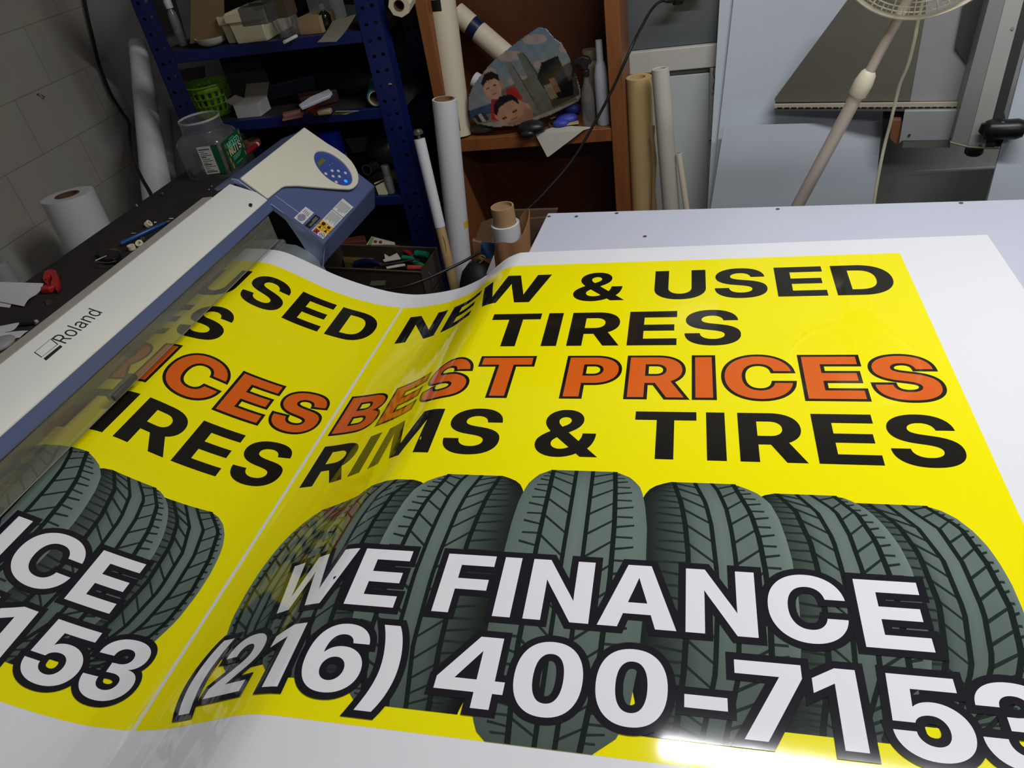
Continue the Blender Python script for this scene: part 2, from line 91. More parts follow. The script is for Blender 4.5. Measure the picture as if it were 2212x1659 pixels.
# ------------------------------------------------------------------ materials
def lin(c): 
    c = c / 255.0
    return c / 12.92 if c <= 0.04045 else ((c + 0.055) / 1.055) ** 2.4
def L3(rgb): return tuple(lin(x) for x in rgb)
MATS = {}
def mat(name, rgb, rough=0.5, metal=0.0, spec=0.5, var=0.08, scale=6.0, bump=0.0, bscale=60.0, trans=0.0, ior=1.45, emit=0.0, coat=0.0, stretch=None):
    if name in MATS: return MATS[name]
    m = bpy.data.materials.new(name); m.use_nodes = True
    nt = m.node_tree; b = nt.nodes['Principled BSDF']
    col = L3(rgb)
    b.inputs['Roughness'].default_value = rough; b.inputs['Metallic'].default_value = metal
    b.inputs['Specular IOR Level'].default_value = spec; b.inputs['IOR'].default_value = ior
    b.inputs['Transmission Weight'].default_value = trans
    b.inputs['Coat Weight'].default_value = coat
    tc = nt.nodes.new('ShaderNodeTexCoord')
    src = tc.outputs['Object']
    if stretch:
        mp = nt.nodes.new('ShaderNodeMapping'); mp.inputs['Scale'].default_value = stretch
        nt.links.new(src, mp.inputs[0]); src = mp.outputs[0]
    n = nt.nodes.new('ShaderNodeTexNoise'); n.inputs['Scale'].default_value = scale; n.inputs['Detail'].default_value = 5
    nt.links.new(src, n.inputs['Vector'])
    mx = nt.nodes.new('ShaderNodeMix'); mx.data_type = 'RGBA'
    nt.links.new(n.outputs['Fac'], mx.inputs['Factor'])
    mx.inputs['A'].default_value = tuple(min(1, c * (1 - var * 2)) for c in col) + (1,)
    mx.inputs['B'].default_value = tuple(min(1, c * (1 + var * 2)) for c in col) + (1,)
    nt.links.new(mx.outputs['Result'], b.inputs['Base Color'])
    if emit:
        b.inputs['Emission Color'].default_value = col + (1,); b.inputs['Emission Strength'].default_value = emit
    if bump:
        n2 = nt.nodes.new('ShaderNodeTexNoise'); n2.inputs['Scale'].default_value = bscale; n2.inputs['Detail'].default_value = 6
        nt.links.new(src, n2.inputs['Vector'])
        bp = nt.nodes.new('ShaderNodeBump'); bp.inputs['Strength'].default_value = bump; bp.inputs['Distance'].default_value = 0.01
        nt.links.new(n2.outputs['Fac'], bp.inputs['Height']); nt.links.new(bp.outputs['Normal'], b.inputs['Normal'])
    MATS[name] = m
    return m
def glassy(name, rgb, clear=0.8, rough=0.08, haze=0.12, sheen=0.5):
    """thin clear plastic: mostly see-through, a little dusty, reflecting at its surface"""
    if name in MATS: return MATS[name]
    m = bpy.data.materials.new(name); m.use_nodes = True; nt = m.node_tree
    nt.nodes.remove(nt.nodes['Principled BSDF']); out = nt.nodes['Material Output']
    t = nt.nodes.new('ShaderNodeBsdfTransparent'); t.inputs[0].default_value = tuple(clear * (0.75 + 0.25 * c) for c in L3(rgb)) + (1,)
    d = nt.nodes.new('ShaderNodeBsdfDiffuse'); d.inputs[0].default_value = L3(rgb) + (1,)
    n = nt.nodes.new('ShaderNodeTexNoise'); n.inputs['Scale'].default_value = 9
    mr = nt.nodes.new('ShaderNodeMapRange'); mr.inputs['To Min'].default_value = haze * 0.4; mr.inputs['To Max'].default_value = haze * 1.6
    nt.links.new(n.outputs['Fac'], mr.inputs['Value'])
    a = nt.nodes.new('ShaderNodeMixShader'); nt.links.new(mr.outputs[0], a.inputs[0])
    nt.links.new(t.outputs[0], a.inputs[1]); nt.links.new(d.outputs[0], a.inputs[2])
    g = nt.nodes.new('ShaderNodeBsdfGlossy'); g.inputs['Roughness'].default_value = rough; g.inputs[0].default_value = (0.9, 0.9, 0.9, 1)
    f = nt.nodes.new('ShaderNodeFresnel'); f.inputs['IOR'].default_value = 1.2 + 0.5 * sheen
    ge = nt.nodes.new('ShaderNodeNewGeometry'); mu = nt.nodes.new('ShaderNodeMath'); mu.operation = 'SUBTRACT'; mu.use_clamp = True
    nt.links.new(f.outputs[0], mu.inputs[0]); nt.links.new(ge.outputs['Backfacing'], mu.inputs[1])
    b = nt.nodes.new('ShaderNodeMixShader'); nt.links.new(mu.outputs[0], b.inputs[0])
    nt.links.new(a.outputs[0], b.inputs[1]); nt.links.new(g.outputs[0], b.inputs[2]); nt.links.new(b.outputs[0], out.inputs[0])
    MATS[name] = m
    return m

# ------------------------------------------------------------------ geometry helpers
def frame(d):
    d = V(d).normalized()
    a = V((0, 0, 1)) if abs(d.z) < 0.9 else V((1, 0, 0))
    x = a.cross(d).normalized(); return x, d.cross(x), d
def catmull(P, n=6):
    P = [V(p) for p in P]; Q = []
    for i in range(len(P) - 1):
        p0 = P[max(i - 1, 0)]; p1 = P[i]; p2 = P[i + 1]; p3 = P[min(i + 2, len(P) - 1)]
        for k in range(n):
            t = k / n
            Q.append(0.5 * (2 * p1 + (p2 - p0) * t + (2 * p0 - 5 * p1 + 4 * p2 - p3) * t * t + (3 * p1 - p0 - 3 * p2 + p3) * t ** 3))
    Q.append(P[-1]); return Q
class MB:
    def __init__(s): s.bm = bmesh.new(); s.mi = 0
    def face(s, pts):
        f = s.bm.faces.new([s.bm.verts.new(V(p)) for p in pts]); f.material_index = s.mi; return f
    def box(s, x0, x1, y0, y1, z0, z1, M=None):
        P = [V((x, y, z)) for z in (z0, z1) for y in (y0, y1) for x in (x0, x1)]
        if M: P = [M @ p for p in P]
        v = [s.bm.verts.new(p) for p in P]
        for f in ((0, 2, 3, 1), (4, 5, 7, 6), (0, 1, 5, 4), (2, 6, 7, 3), (0, 4, 6, 2), (1, 3, 7, 5)):
            s.bm.faces.new([v[i] for i in f]).material_index = s.mi
        return s
    def prism(s, poly, ext):
        poly = [V(p) for p in poly]; ext = V(ext)
        a = [s.bm.verts.new(p) for p in poly]; b = [s.bm.verts.new(p + ext) for p in poly]
        n = len(poly)
        s.bm.faces.new(a[::-1]).material_index = s.mi; s.bm.faces.new(b).material_index = s.mi
        for i in range(n):
            s.bm.faces.new((a[i], a[(i + 1) % n], b[(i + 1) % n], b[i])).material_index = s.mi
        return s
    def lathe(s, prof, o, d, seg=28, caps=True, sq=None):
        x, y, z = frame(d); o = V(o); R = []
        for r, h in prof:
            ring = []
            for k in range(seg):
                a = 2 * PI * k / seg; c, sn = math.cos(a), math.sin(a)
                q = 1.0
                if sq: q = (abs(c) ** sq + abs(sn) ** sq) ** (-1.0 / sq)
                ring.append(s.bm.verts.new(o + (x * c + y * sn) * (r * q) + z * h))
            R.append(ring)
        for a, b in zip(R, R[1:]):
            for k in range(seg):
                s.bm.faces.new((a[k], a[(k + 1) % seg], b[(k + 1) % seg], b[k])).material_index = s.mi
        if caps:
            s.bm.faces.new(R[0][::-1]).material_index = s.mi; s.bm.faces.new(R[-1]).material_index = s.mi
        return s
    def cyl(s, p0, p1, r, r1=None, seg=24):
        p0, p1 = V(p0), V(p1); return s.lathe([(r, 0), (r if r1 is None else r1, (p1 - p0).length)], p0, p1 - p0, seg)
    def pipe(s, p0, p1, ro, ri, seg=32):
        p0, p1 = V(p0), V(p1); h = (p1 - p0).length
        return s.lathe([(ri, 0), (ro, 0), (ro, h), (ri, h), (ri, 0)], p0, p1 - p0, seg, caps=False)
    def path(s, P, r, seg=8, n=0, taper=None):
        P = catmull(P, n) if n else [V(p) for p in P]
        R = []; x = None
        for i, p in enumerate(P):
            d = (P[min(i + 1, len(P) - 1)] - P[max(i - 1, 0)]).normalized()
            if x is None: x = frame(d)[0]
            x = (x - d * x.dot(d)).normalized(); y = d.cross(x)
            rr = r if taper is None else r * (1 + (taper - 1) * i / (len(P) - 1))
            R.append([s.bm.verts.new(p + (x * math.cos(2 * PI * k / seg) + y * math.sin(2 * PI * k / seg)) * rr) for k in range(seg)])
        for a, b in zip(R, R[1:]):
            for k in range(seg):
                s.bm.faces.new((a[k], a[(k + 1) % seg], b[(k + 1) % seg], b[k])).material_index = s.mi
        s.bm.faces.new(R[0][::-1]).material_index = s.mi; s.bm.faces.new(R[-1]).material_index = s.mi
        return s
    def sheet(s, fn, nu, nv, th=0.0012):
        """a thin sheet fn(i/nu, j/nv) with real thickness"""
        G = [[V(fn(i / nu, j / nv)) for j in range(nv + 1)] for i in range(nu + 1)]
        def nrm(i, j):
            a = G[min(i + 1, nu)][j] - G[max(i - 1, 0)][j]; b = G[i][min(j + 1, nv)] - G[i][max(j - 1, 0)]
            return a.cross(b).normalized()
        T = [[s.bm.verts.new(G[i][j]) for j in range(nv + 1)] for i in range(nu + 1)]
        Bt = [[s.bm.verts.new(G[i][j] - nrm(i, j) * th) for j in range(nv + 1)] for i in range(nu + 1)]
        F = []
        for i in range(nu):
            for j in range(nv):
                F.append((T[i][j], T[i + 1][j], T[i + 1][j + 1], T[i][j + 1])); F.append((Bt[i][j + 1], Bt[i + 1][j + 1], Bt[i + 1][j], Bt[i][j]))
        for i in range(nu):
            F.append((T[i][0], Bt[i][0], Bt[i + 1][0], T[i + 1][0])); F.append((T[i + 1][nv], Bt[i + 1][nv], Bt[i][nv], T[i][nv]))
        for j in range(nv):
            F.append((T[0][j + 1], Bt[0][j + 1], Bt[0][j], T[0][j])); F.append((T[nu][j], Bt[nu][j], Bt[nu][j + 1], T[nu][j + 1]))
        for f in F: s.bm.faces.new(f).material_index = s.mi
        return s
    def ball(s, c, r, M=None, seg=16):
        g = bmesh.ops.create_uvsphere(s.bm, u_segments=seg, v_segments=max(6, seg // 2), radius=1.0)
        c = V(c); r = V((r, r, r)) if not hasattr(r, '__len__') else V(r)
        for v in g['verts']:
            p = V((v.co.x * r.x, v.co.y * r.y, v.co.z * r.z))
            v.co = (M @ p if M else p) + c
        for f in {f for v in g['verts'] for f in v.link_faces}: f.material_index = s.mi
        return s
WL = {}
def thing(name, label, cat, loc, group=None):
    o = bpy.data.objects.new(name, None); C.objects.link(o); o.empty_display_size = 0.05
    o.location = V(loc); WL[o.name] = V(loc)
    o['label'] = label; o['category'] = cat
    if group: o['group'] = group
    return o
def obj(name, mb, mats, parent=None, smooth=35, bevel=0.0, label=None):
    bm = mb.bm
    bmesh.ops.recalc_face_normals(bm, faces=bm.faces)
    if parent is not None: org = WL[parent.name]
    else:
        xs = [v.co for v in bm.verts]
        org = V((sum(p.x for p in xs) / len(xs), sum(p.y for p in xs) / len(xs), min(p.z for p in xs)))
    for v in bm.verts: v.co -= org
    if smooth:
        lim = math.radians(smooth)
        for f in bm.faces: f.smooth = True
        for e in bm.edges:
            if len(e.link_faces) == 2 and e.calc_face_angle(0) > lim: e.smooth = False
    me = bpy.data.meshes.new(name); bm.to_mesh(me); bm.free()
    for m in (mats if isinstance(mats, (list, tuple)) else [mats]): me.materials.append(m)
    o = bpy.data.objects.new(name, me); C.objects.link(o)
    WL[o.name] = V(org)
    if parent is not None: o.parent = parent
    else: o.location = org
    if bevel:
        b = o.modifiers.new('bevel', 'BEVEL'); b.width = bevel; b.segments = 2; b.limit_method = 'ANGLE'; b.angle_limit = math.radians(40)
        b.harden_normals = False
    if label: o['label'] = label
    return o
def single(name, mb, mats, label, cat, group=None, **k):
    o = obj(name, mb, mats, None, **k); o['label'] = label; o['category'] = cat
    if group: o['group'] = group
    return o
def struct(name, mb, mats, **k):
    o = obj(name, mb, mats, None, **k); o['kind'] = 'structure'; return o

# ------------------------------------------------------------------ lettering: outlines of a bold grotesque, x,y in 1/2048 em
GLYPHS = {}
for line in GLYPH_DATA.strip('\n').split('\n'):
    h, cs = line.split('~')
    GLYPHS[h[:2]] = (int(h[2:]), [[tuple(map(int, q.split(','))) for q in c.split()] for c in cs.split('|') if c])
def _wind(Cs, x, y):
    wn = 0
    for c in Cs:
        n = len(c)
        for i in range(n):
            x0, y0 = c[i]; x1, y1 = c[(i + 1) % n]
            if (y0 <= y < y1) or (y1 <= y < y0):
                if x < x0 + (y - y0) * (x1 - x0) / (y1 - y0): wn += 1 if y1 < y0 else -1
    return wn
def _offset(c, d):
    n = len(c); out = []
    for i in range(n):
        a, b, e = V(c[i - 1]), V(c[i]), V(c[(i + 1) % n])
        u = (b - a).normalized(); v = (e - b).normalized()
        n1 = V((-u.y, u.x)); n2 = V((-v.y, v.x)); m = n1 + n2
        k = max(m.length_squared, 0.35)
        out.append(tuple(b + m * (2 * d / k)))
    return out
_tri = {}
def glyph_tris(key, d=0.0, sx=1.0):
    """triangles of one letter, grown by d (font units); overlapping strokes are united"""
    kk = (key, round(d), round(sx, 3))
    if kk in _tri: return _tri[kk]
    Cs = [[(x * sx, float(y)) for x, y in c] for c in GLYPHS[key][1]]
    if d: Cs = [_offset(c, d) for c in Cs]
    pts = []; edges = []
    for c in Cs:
        o = len(pts); pts += [V(p) for p in c]; edges += [(o + i, o + (i + 1) % len(c)) for i in range(len(c))]
    r = geometry.delaunay_2d_cdt(pts, edges, [], 0, 0.05)
    T = []
    for f in r[2]:
        p = [r[0][i] for i in f]
        cx = sum(q.x for q in p) / 3; cy = sum(q.y for q in p) / 3
        if _wind(Cs, cx, cy) > 0: T.append([(q.x, q.y) for q in p])
    _tri[kk] = T
    return T
LETTER = []
def line_tris(text, key, x0, y0, h, sx=1.0, track=0.0, d=0.0, cap=1490.0):
    """triangles for a line of text: baseline start (x0, y0), cap height h, in the units of h"""
    k = h / cap; T = []; x = x0; LETTER.clear()
    for i, ch in enumerate(text):
        for t in glyph_tris(key + ch, d / k, sx) if ch != ' ' else []:
            T.append([(x + px * k, y0 + py * k) for px, py in t]); LETTER.append(i)
        x += GLYPHS[key + ch][0] * k * sx + track
    return T

# ------------------------------------------------------------------ room shell
M_block = mat('painted_block', (168, 163, 155), 0.75, var=0.05, scale=3, bump=0.25, bscale=40)
def block_wall_material():
    m = bpy.data.materials.new('painted_block_wall'); m.use_nodes = True; nt = m.node_tree; b = nt.nodes['Principled BSDF']
    b.inputs['Roughness'].default_value = 0.7
    tc = nt.nodes.new('ShaderNodeTexCoord'); mp = nt.nodes.new('ShaderNodeMapping')
    mp.inputs['Rotation'].default_value = (0, 0, 0)
    sep = nt.nodes.new('ShaderNodeSeparateXYZ'); nt.links.new(tc.outputs['Object'], sep.inputs[0])
    cb = nt.nodes.new('ShaderNodeCombineXYZ'); sh = [nt.nodes.new('ShaderNodeMath') for _ in range(2)]
    for nd, ax_, off_ in ((sh[0], 'Y', 0.27), (sh[1], 'Z', 0.172)):
        nd.operation = 'ADD'; nd.inputs[1].default_value = off_; nt.links.new(sep.outputs[ax_], nd.inputs[0])
    nt.links.new(sh[0].outputs[0], cb.inputs['X']); nt.links.new(sh[1].outputs[0], cb.inputs['Y'])
    br = nt.nodes.new('ShaderNodeTexBrick'); nt.links.new(cb.outputs[0], br.inputs['Vector'])
    br.inputs['Scale'].default_value = 1.0; br.inputs['Brick Width'].default_value = 0.40; br.inputs['Row Height'].default_value = 0.20
    br.inputs['Mortar Size'].default_value = 0.0028; br.inputs['Mortar Smooth'].default_value = 0.6
    c = L3((176, 170, 160))
    br.inputs['Color1'].default_value = c + (1,); br.inputs['Color2'].default_value = tuple(x * 0.95 for x in c) + (1,)
    br.inputs['Mortar'].default_value = tuple(x * 0.72 for x in c) + (1,)
    n = nt.nodes.new('ShaderNodeTexNoise'); n.inputs['Scale'].default_value = 5; n.inputs['Detail'].default_value = 8
    nt.links.new(tc.outputs['Object'], n.inputs['Vector'])
    mx = nt.nodes.new('ShaderNodeMix'); mx.data_type = 'RGBA'; mx.blend_type = 'MULTIPLY'; mx.inputs['Factor'].default_value = 0.25
    nt.links.new(br.outputs['Color'], mx.inputs['A']); nt.links.new(n.outputs['Color'], mx.inputs['B'])
    nt.links.new(mx.outputs['Result'], b.inputs['Base Color'])
    bp = nt.nodes.new('ShaderNodeBump'); bp.inputs['Strength'].default_value = 0.35; bp.inputs['Distance'].default_value = 0.004; bp.invert = True
    nt.links.new(br.outputs['Fac'], bp.inputs['Height']); nt.links.new(bp.outputs['Normal'], b.inputs['Normal'])
    return m
YB = 2.86          # back wall
XL = -2.37         # left wall
struct('floor', MB().box(XL - 0.1, 3.2, -2.2, YB + 0.1, -0.1, 0.0), mat('concrete_floor', (92, 88, 84), 0.8, var=0.12, scale=4))
struct('ceiling', MB().box(XL - 0.1, 3.2, -2.2, YB + 0.1, 2.95, 3.05), mat('ceiling_paint', (200, 198, 192), 0.9))
struct('wall_left', MB().box(XL - 0.1, XL, -2.2, YB + 0.1, 0, 2.95), block_wall_material())
struct('wall_right', MB().box(3.2, 3.3, -2.2, YB + 0.1, 0, 2.95), M_block)
M_plaster = mat('dirty_plaster', (164, 166, 163), 0.8, var=0.10, scale=5, bump=0.25, bscale=25)
struct('wall_back', MB().box(XL - 0.1, 3.3, YB, YB + 0.1, 0, 2.95), M_plaster)

# ------------------------------------------------------------------ work table with its white laminate top
U = 0.88; ZT = 0.87
t = thing('work_table', 'large white topped work table under the printed vinyl', 'table', (0.7, 1.1, 0))
M_lam = mat('white_laminate', (196, 199, 213), 0.35, var=0.03, scale=2)
A = AZ(1183, 460, ZT); Bp = AZ(2212, 430, ZT)
P0 = A; P1 = A + (Bp - A).normalized() * 2.4; P2 = P1 + V((0, -2.3, 0)); P3 = V((-0.540, -0.25, ZT))
obj('tabletop', MB().prism([P0 - V((0, 0, 0.03)), P1 - V((0, 0, 0.03)), P2 - V((0, 0, 0.03)), P3 - V((0, 0, 0.03))], (0, 0, 0.03)), M_lam, t, bevel=0.003)
M_leg = mat('grey_table_frame', (110, 110, 112), 0.5, metal=0.6)
for x, y in ((-0.36, 1.82), (1.85, 1.68), (1.85, -0.3), (-0.44, -0.1)):
    obj('leg', MB().box(x - 0.03, x + 0.03, y - 0.03, y + 0.03, 0, ZT - 0.03), M_leg, t)
M_screw = mat('screw_grey', (120, 118, 116), 0.4, metal=0.7)
for px, py in ((1186, 468), (1245, 468), (1332, 461), (1680, 452), (2076, 439), (1393, 511)):
    p = AZ(px, py, ZT); obj('screw', MB().cyl(p, p + V((0, 0, 0.0012)), 0.005, seg=12), M_screw, t)

# ------------------------------------------------------------------ the printed vinyl: flat on the table, sagging to the printer
# (arc length u, x, z) along the far edge and along the near edge of the sheet, in 0.88 m units
FARP = [(0.9, 0.9, 0), (0, 0, 0), (-0.40, -0.40, 0), (-0.487, -0.487, 0), (-0.507, -0.5065, -0.004), (-0.5382, -0.536, -0.0165), (-0.5947, -0.5775, -0.0455), (-0.6514, -0.6194, -0.0765), (-0.6996, -0.6639, -0.0985),
        (-0.7581, -0.7142, -0.1165), (-0.8571, -0.8077, -0.1325), (-0.9245, -0.8721, -0.1335), (-1.0002, -0.9438, -0.121), (-1.095, -1.03, -0.092), (-1.1907, -1.1127, -0.0533),
        (-1.2639, -1.1723, -0.0167), (-1.3649, -1.2553, 0.031), (-1.4221, -1.3087, 0.045), (-1.52, -1.40, 0.052), (-1.66, -1.53, 0.05)]
NEARP = [(0.9, 0.9, 0), (0, 0, 0), (-0.52, -0.52, 0), (-0.597, -0.597, 0), (-0.615, -0.615, -0.001), (-0.632, -0.6325, -0.0035), (-0.6718, -0.6735, -0.0165), (-0.72, -0.72, -0.039), (-0.775, -0.7698, -0.0636),
         (-0.8457, -0.8369, -0.0947), (-0.9258, -0.9173, -0.1187), (-0.975, -0.967, -0.1225), (-1.0224, -1.0184, -0.1222), (-1.0971, -1.0944, -0.1036), (-1.1692, -1.1638, -0.0739),
         (-1.25, -1.236, -0.036), (-1.34, -1.316, 0.018), (-1.40, -1.372, 0.0435), (-1.53, -1.50, 0.048), (-1.66, -1.60, 0.05)]
_kc = {}
def knots(v):
    k = round(v, 5)
    if k not in _kc:
        t = (v - 0.4637) / (1.8251 - 0.4637)
        _kc[k] = [tuple(n[i] + (f[i] - n[i]) * t for i in range(3)) for f, n in zip(FARP, NEARP)][::-1]
    return _kc[k]
def S(u, v):
    K = knots(v); i = 0
    while i < len(K) - 2 and u > K[i + 1][0]: i += 1
    a, b = K[i], K[i + 1]; h = b[0] - a[0]; s = (u - a[0]) / h
    def tan(j, c):
        if j == 0: return (K[1][c] - K[0][c]) / (K[1][0] - K[0][0])
        if j == len(K) - 1: return (K[j][c] - K[j - 1][c]) / (K[j][0] - K[j - 1][0])
        if c == 2 and K[j][2] == 0 and K[j + 1][2] == 0: return 0.0
        return (K[j + 1][c] - K[j - 1][c]) / (K[j + 1][0] - K[j - 1][0])
    r = []
    for c in (1, 2):
        m0, m1 = tan(i, c) * h, tan(i + 1, c) * h
        s2, s3 = s * s, s ** 3
        r.append((2 * s3 - 3 * s2 + 1) * a[c] + (s3 - 2 * s2 + s) * m0 + (-2 * s3 + 3 * s2) * b[c] + (s3 - s2) * m1)
    return V((U * r[0], U * v, ZT + 0.0012 + U * r[1]))
INK = {'vinyl': (0.80, 0.80, 0.83), 'yellow': (0.93, 0.83, 0.002), 'black': (0.012, 0.011, 0.008), 'navy': (0.013, 0.012, 0.018), 'orange': (0.72, 0.125, 0.012), 'white': (0.82, 0.82, 0.85)}
class Print:
    def __init__(s):
        s.bm = bmesh.new(); s.col = s.bm.loops.layers.float_color.new('ink')
    def poly(s, pts, layer, ink):
        f = s.bm.faces.new([s.bm.verts.new((x, y, layer)) for x, y in pts])
        for i, l in enumerate(f.loops):
            c = ink[i] if isinstance(ink, list) else ink
            l[s.col] = tuple(c) + (1.0,)
pr = Print()
UL, UR, VT, VBm = -1.60, 0.7475, 1.9056, 0.30
pr.poly([(UL, VBm), (UR, VBm), (UR, VT), (UL, VT)], 0, INK['vinyl'])
YB0, YT0 = 0.4637, 1.8251
pr.poly([(-0.918, YB0), (0.5255, YB0), (0.5255, YT0), (-0.918, YT0)], 1, INK['yellow'])
pr.poly([(UL, YB0), (-0.9262, YB0), (-0.9262, YT0), (UL, YT0)], 1, INK['yellow'])
PITCHP = 1.447
# --- the row of tyres
def pl(K, v):
    if v >= K[0][0]: return K[0][1]
    for a, b in zip(K, K[1:]):
        if v >= b[0]: return a[1] + (b[1] - a[1]) * (a[0] - v) / (a[0] - b[0])
    return K[-1][1]
def kk(s): return [tuple(map(float, q.split(':'))) for q in s.split()]
TYRES = [
 (1.0, 0.452, ['1.001:-.256 .985:-.283 .96:-.299 .92:-.308 .865:-.312 .73:-.313 .6:-.306 .5:-.301 .475:-.288 .455:-.262',
   '1.001:-.254 .9:-.256 .8:-.257 .6:-.254 .45:-.24', '1.001:-.209 .8:-.209 .6:-.206 .45:-.203', '1.001:-.177 .8:-.174 .6:-.173 .45:-.175', '1.001:-.135 .958:-.131 .869:-.126 .75:-.124 .6:-.127 .45:-.142',
   '1.001:-.135 .985:-.103 .96:-.084 .92:-.075 .865:-.069 .73:-.066 .6:-.07 .52:-.080 .49:-.092 .465:-.122 .45:-.135']),
 (0.979, 0.497, ['.979:-.03 .97:-.055 .955:-.072 .92:-.085 .6:-.085 .5:-.06', '.977:-.025 .927:-.011 .877:-.004 .815:.001 .73:.002 .6:-.004 .5:-.015', '.977:.013 .93:.031 .878:.040 .787:.046 .73:.047 .6:.04 .5:.02',
   '.978:.043 .962:.053 .919:.066 .869:.073 .81:.077 .73:.079 .6:.072 .5:.05', '.978:.08 .909:.107 .854:.117 .789:.122 .73:.124 .6:.118 .5:.09', '.979:.08 .970:.101 .956:.124 .934:.141 .902:.152 .851:.161 .811:.165 .73:.167 .655:.162 .58:.15 .52:.125 .497:.10']),
 (0.96, 0.525, ['.96:.15 .953:.126 .92:.11 .6:.11 .525:.12', '.958:.154 .92:.181 .851:.197 .795:.202 .73:.203 .62:.195 .53:.175', '.958:.187 .919:.216 .862:.233 .795:.238 .73:.239 .62:.23 .53:.2',
   '.959:.211 .924:.246 .873:.26 .798:.268 .73:.27 .62:.262 .53:.225', '.958:.248 .917:.28 .861:.298 .795:.306 .73:.308 .62:.30 .53:.25', '.96:.246 .954:.268 .936:.292 .912:.309 .88:.324 .847:.334 .809:.34 .73:.342 .653:.333 .6:.32 .55:.29 .525:.255']),
 (0.945, 0.553, ['.945:.28 .93:.26 .6:.26 .553:.29', '.943:.302 .899:.338 .84:.357 .745:.364 .653:.351 .58:.325 .553:.31', '.943:.33 .895:.367 .831:.389 .736:.395 .645:.381 .58:.35 .553:.33',
   '.943:.356 .894:.399 .826:.416 .738:.421 .659:.41 .58:.375 .553:.35', '.944:.388 .899:.431 .828:.45 .748:.458 .673:.45 .6:.42 .553:.37', '.945:.386 .937:.409 .92:.43 .892:.449 .859:.462 .824:.469 .791:.473 .74:.474 .68:.468 .62:.448 .58:.42 .553:.385'])]
def tyre(k, mirror, du, layer):
    top, bot, ks = TYRES[k]; K = [kk(s) for s in ks]
    mx = (lambda x: -0.382 - x + du) if mirror else (lambda x: x + du)
    vc, A = (top + bot) / 2, (top - bot) / 2
    def vv(t): return max(vc + A * math.cos(PI * t), YB0)
    W = (0, 0.35, 1, 1.5, 2, 2.5, 3, 3.5, 4, 4.65, 5)
    def X(a, v):
        i = min(int(a), 4); f = a - i; return pl(K[i], v) * (1 - f) + pl(K[i + 1], v) * f
    side = [0.52, 0.8, 0.95, 1.0, 0.98, 1.1, 1.0, 1.02, 1.05, 1.15, 1.25] if k == 0 else [0.08, 0.16, 0.55, 0.9, 0.95, 1.1, 0.98, 0.95, 1.0, 1.1, 1.28]
    if k == 0: side = [0.85, 0.95, 0.95, 1.0, 0.98, 1.15, 1.0, 1.02, 1.02, 1.1, 1.0]
    def tone(ci, t):
        r = 0.62 + 0.38 * min(1, t / 0.22) if t < 0.22 else 1.0 - 0.55 * max(0, (t - 0.42) / 0.58) ** 0.8
        s = side[ci] * r
        return (0.135 * s, 0.180 * s, 0.158 * s)
    def put(pts, lay, ink):
        pts = [(mx(x), y) for x, y in pts]
        if max(p[0] for p in pts) < UL: return
        if mirror: pts = pts[::-1]; ink = ink[::-1] if isinstance(ink, list) else ink
        pr.poly(pts, lay, ink)
    N = 30
    for r in range(N):
        t0, t1 = r / N, (r + 1) / N; a, b = vv(t0), vv(t1)
        if a - b < 1e-5: continue
        for c in range(10):
            put([(X(W[c], a), a), (X(W[c], b), b), (X(W[c + 1], b), b), (X(W[c + 1], a), a)], layer, [tone(c, t0), tone(c, t1), tone(c + 1, t1), tone(c + 1, t0)])
        for g in (1, 2, 3, 4):
            wd = 0.0044 if g in (1, 4) else 0.0038
            put([(X(g, a) - wd, a), (X(g, b) - wd, b), (X(g, b) + wd, b), (X(g, a) + wd, a)], layer + 1, (0.010, 0.016, 0.013))
    NS = 16
    for j in range(1, NS):
        t = (j + 0.3) / NS; v = vv(t); sl = 0.30 / NS * PI * A * max(0.12, math.sin(PI * t)); w = 0.0032 * (0.5 + 0.6 * math.sin(PI * t))
        for a0, a1, d0, d1, f in ((1, 1.98, 1.5, -1.5, 1), (3.03, 4, -1.5, 1.1, 1), (0.38, 0.95, 0.35, -0.2, 0.8), (4.05, 4.62, -0.1, 0.3, 0.8)):
            va, vb = v + sl * d0, v + sl * d1
            if min(va, vb) < max(bot, YB0) + 0.004 or max(va, vb) > top - 0.002: continue
            put([(X(a0, va), va + w * f), (X(a0, va), va - w * f), (X(a1, vb), vb - w * f * 0.8), (X(a1, vb), vb + w * f * 0.8)], layer + 0.5, (0.016, 0.026, 0.021))
        vm = vv((j + 0.8) / NS)
        for a0, a1 in ((0.42, 0.95), (4.05, 4.58)):
            if vm < max(bot, YB0) + 0.004: continue
            put([(X(a0, vm), vm + w * 0.7), (X(a0, vm), vm - w * 0.7), (X(a1, vm), vm - w * 0.7), (X(a1, vm), vm + w * 0.7)], layer + 0.7, (0.02, 0.03, 0.025))
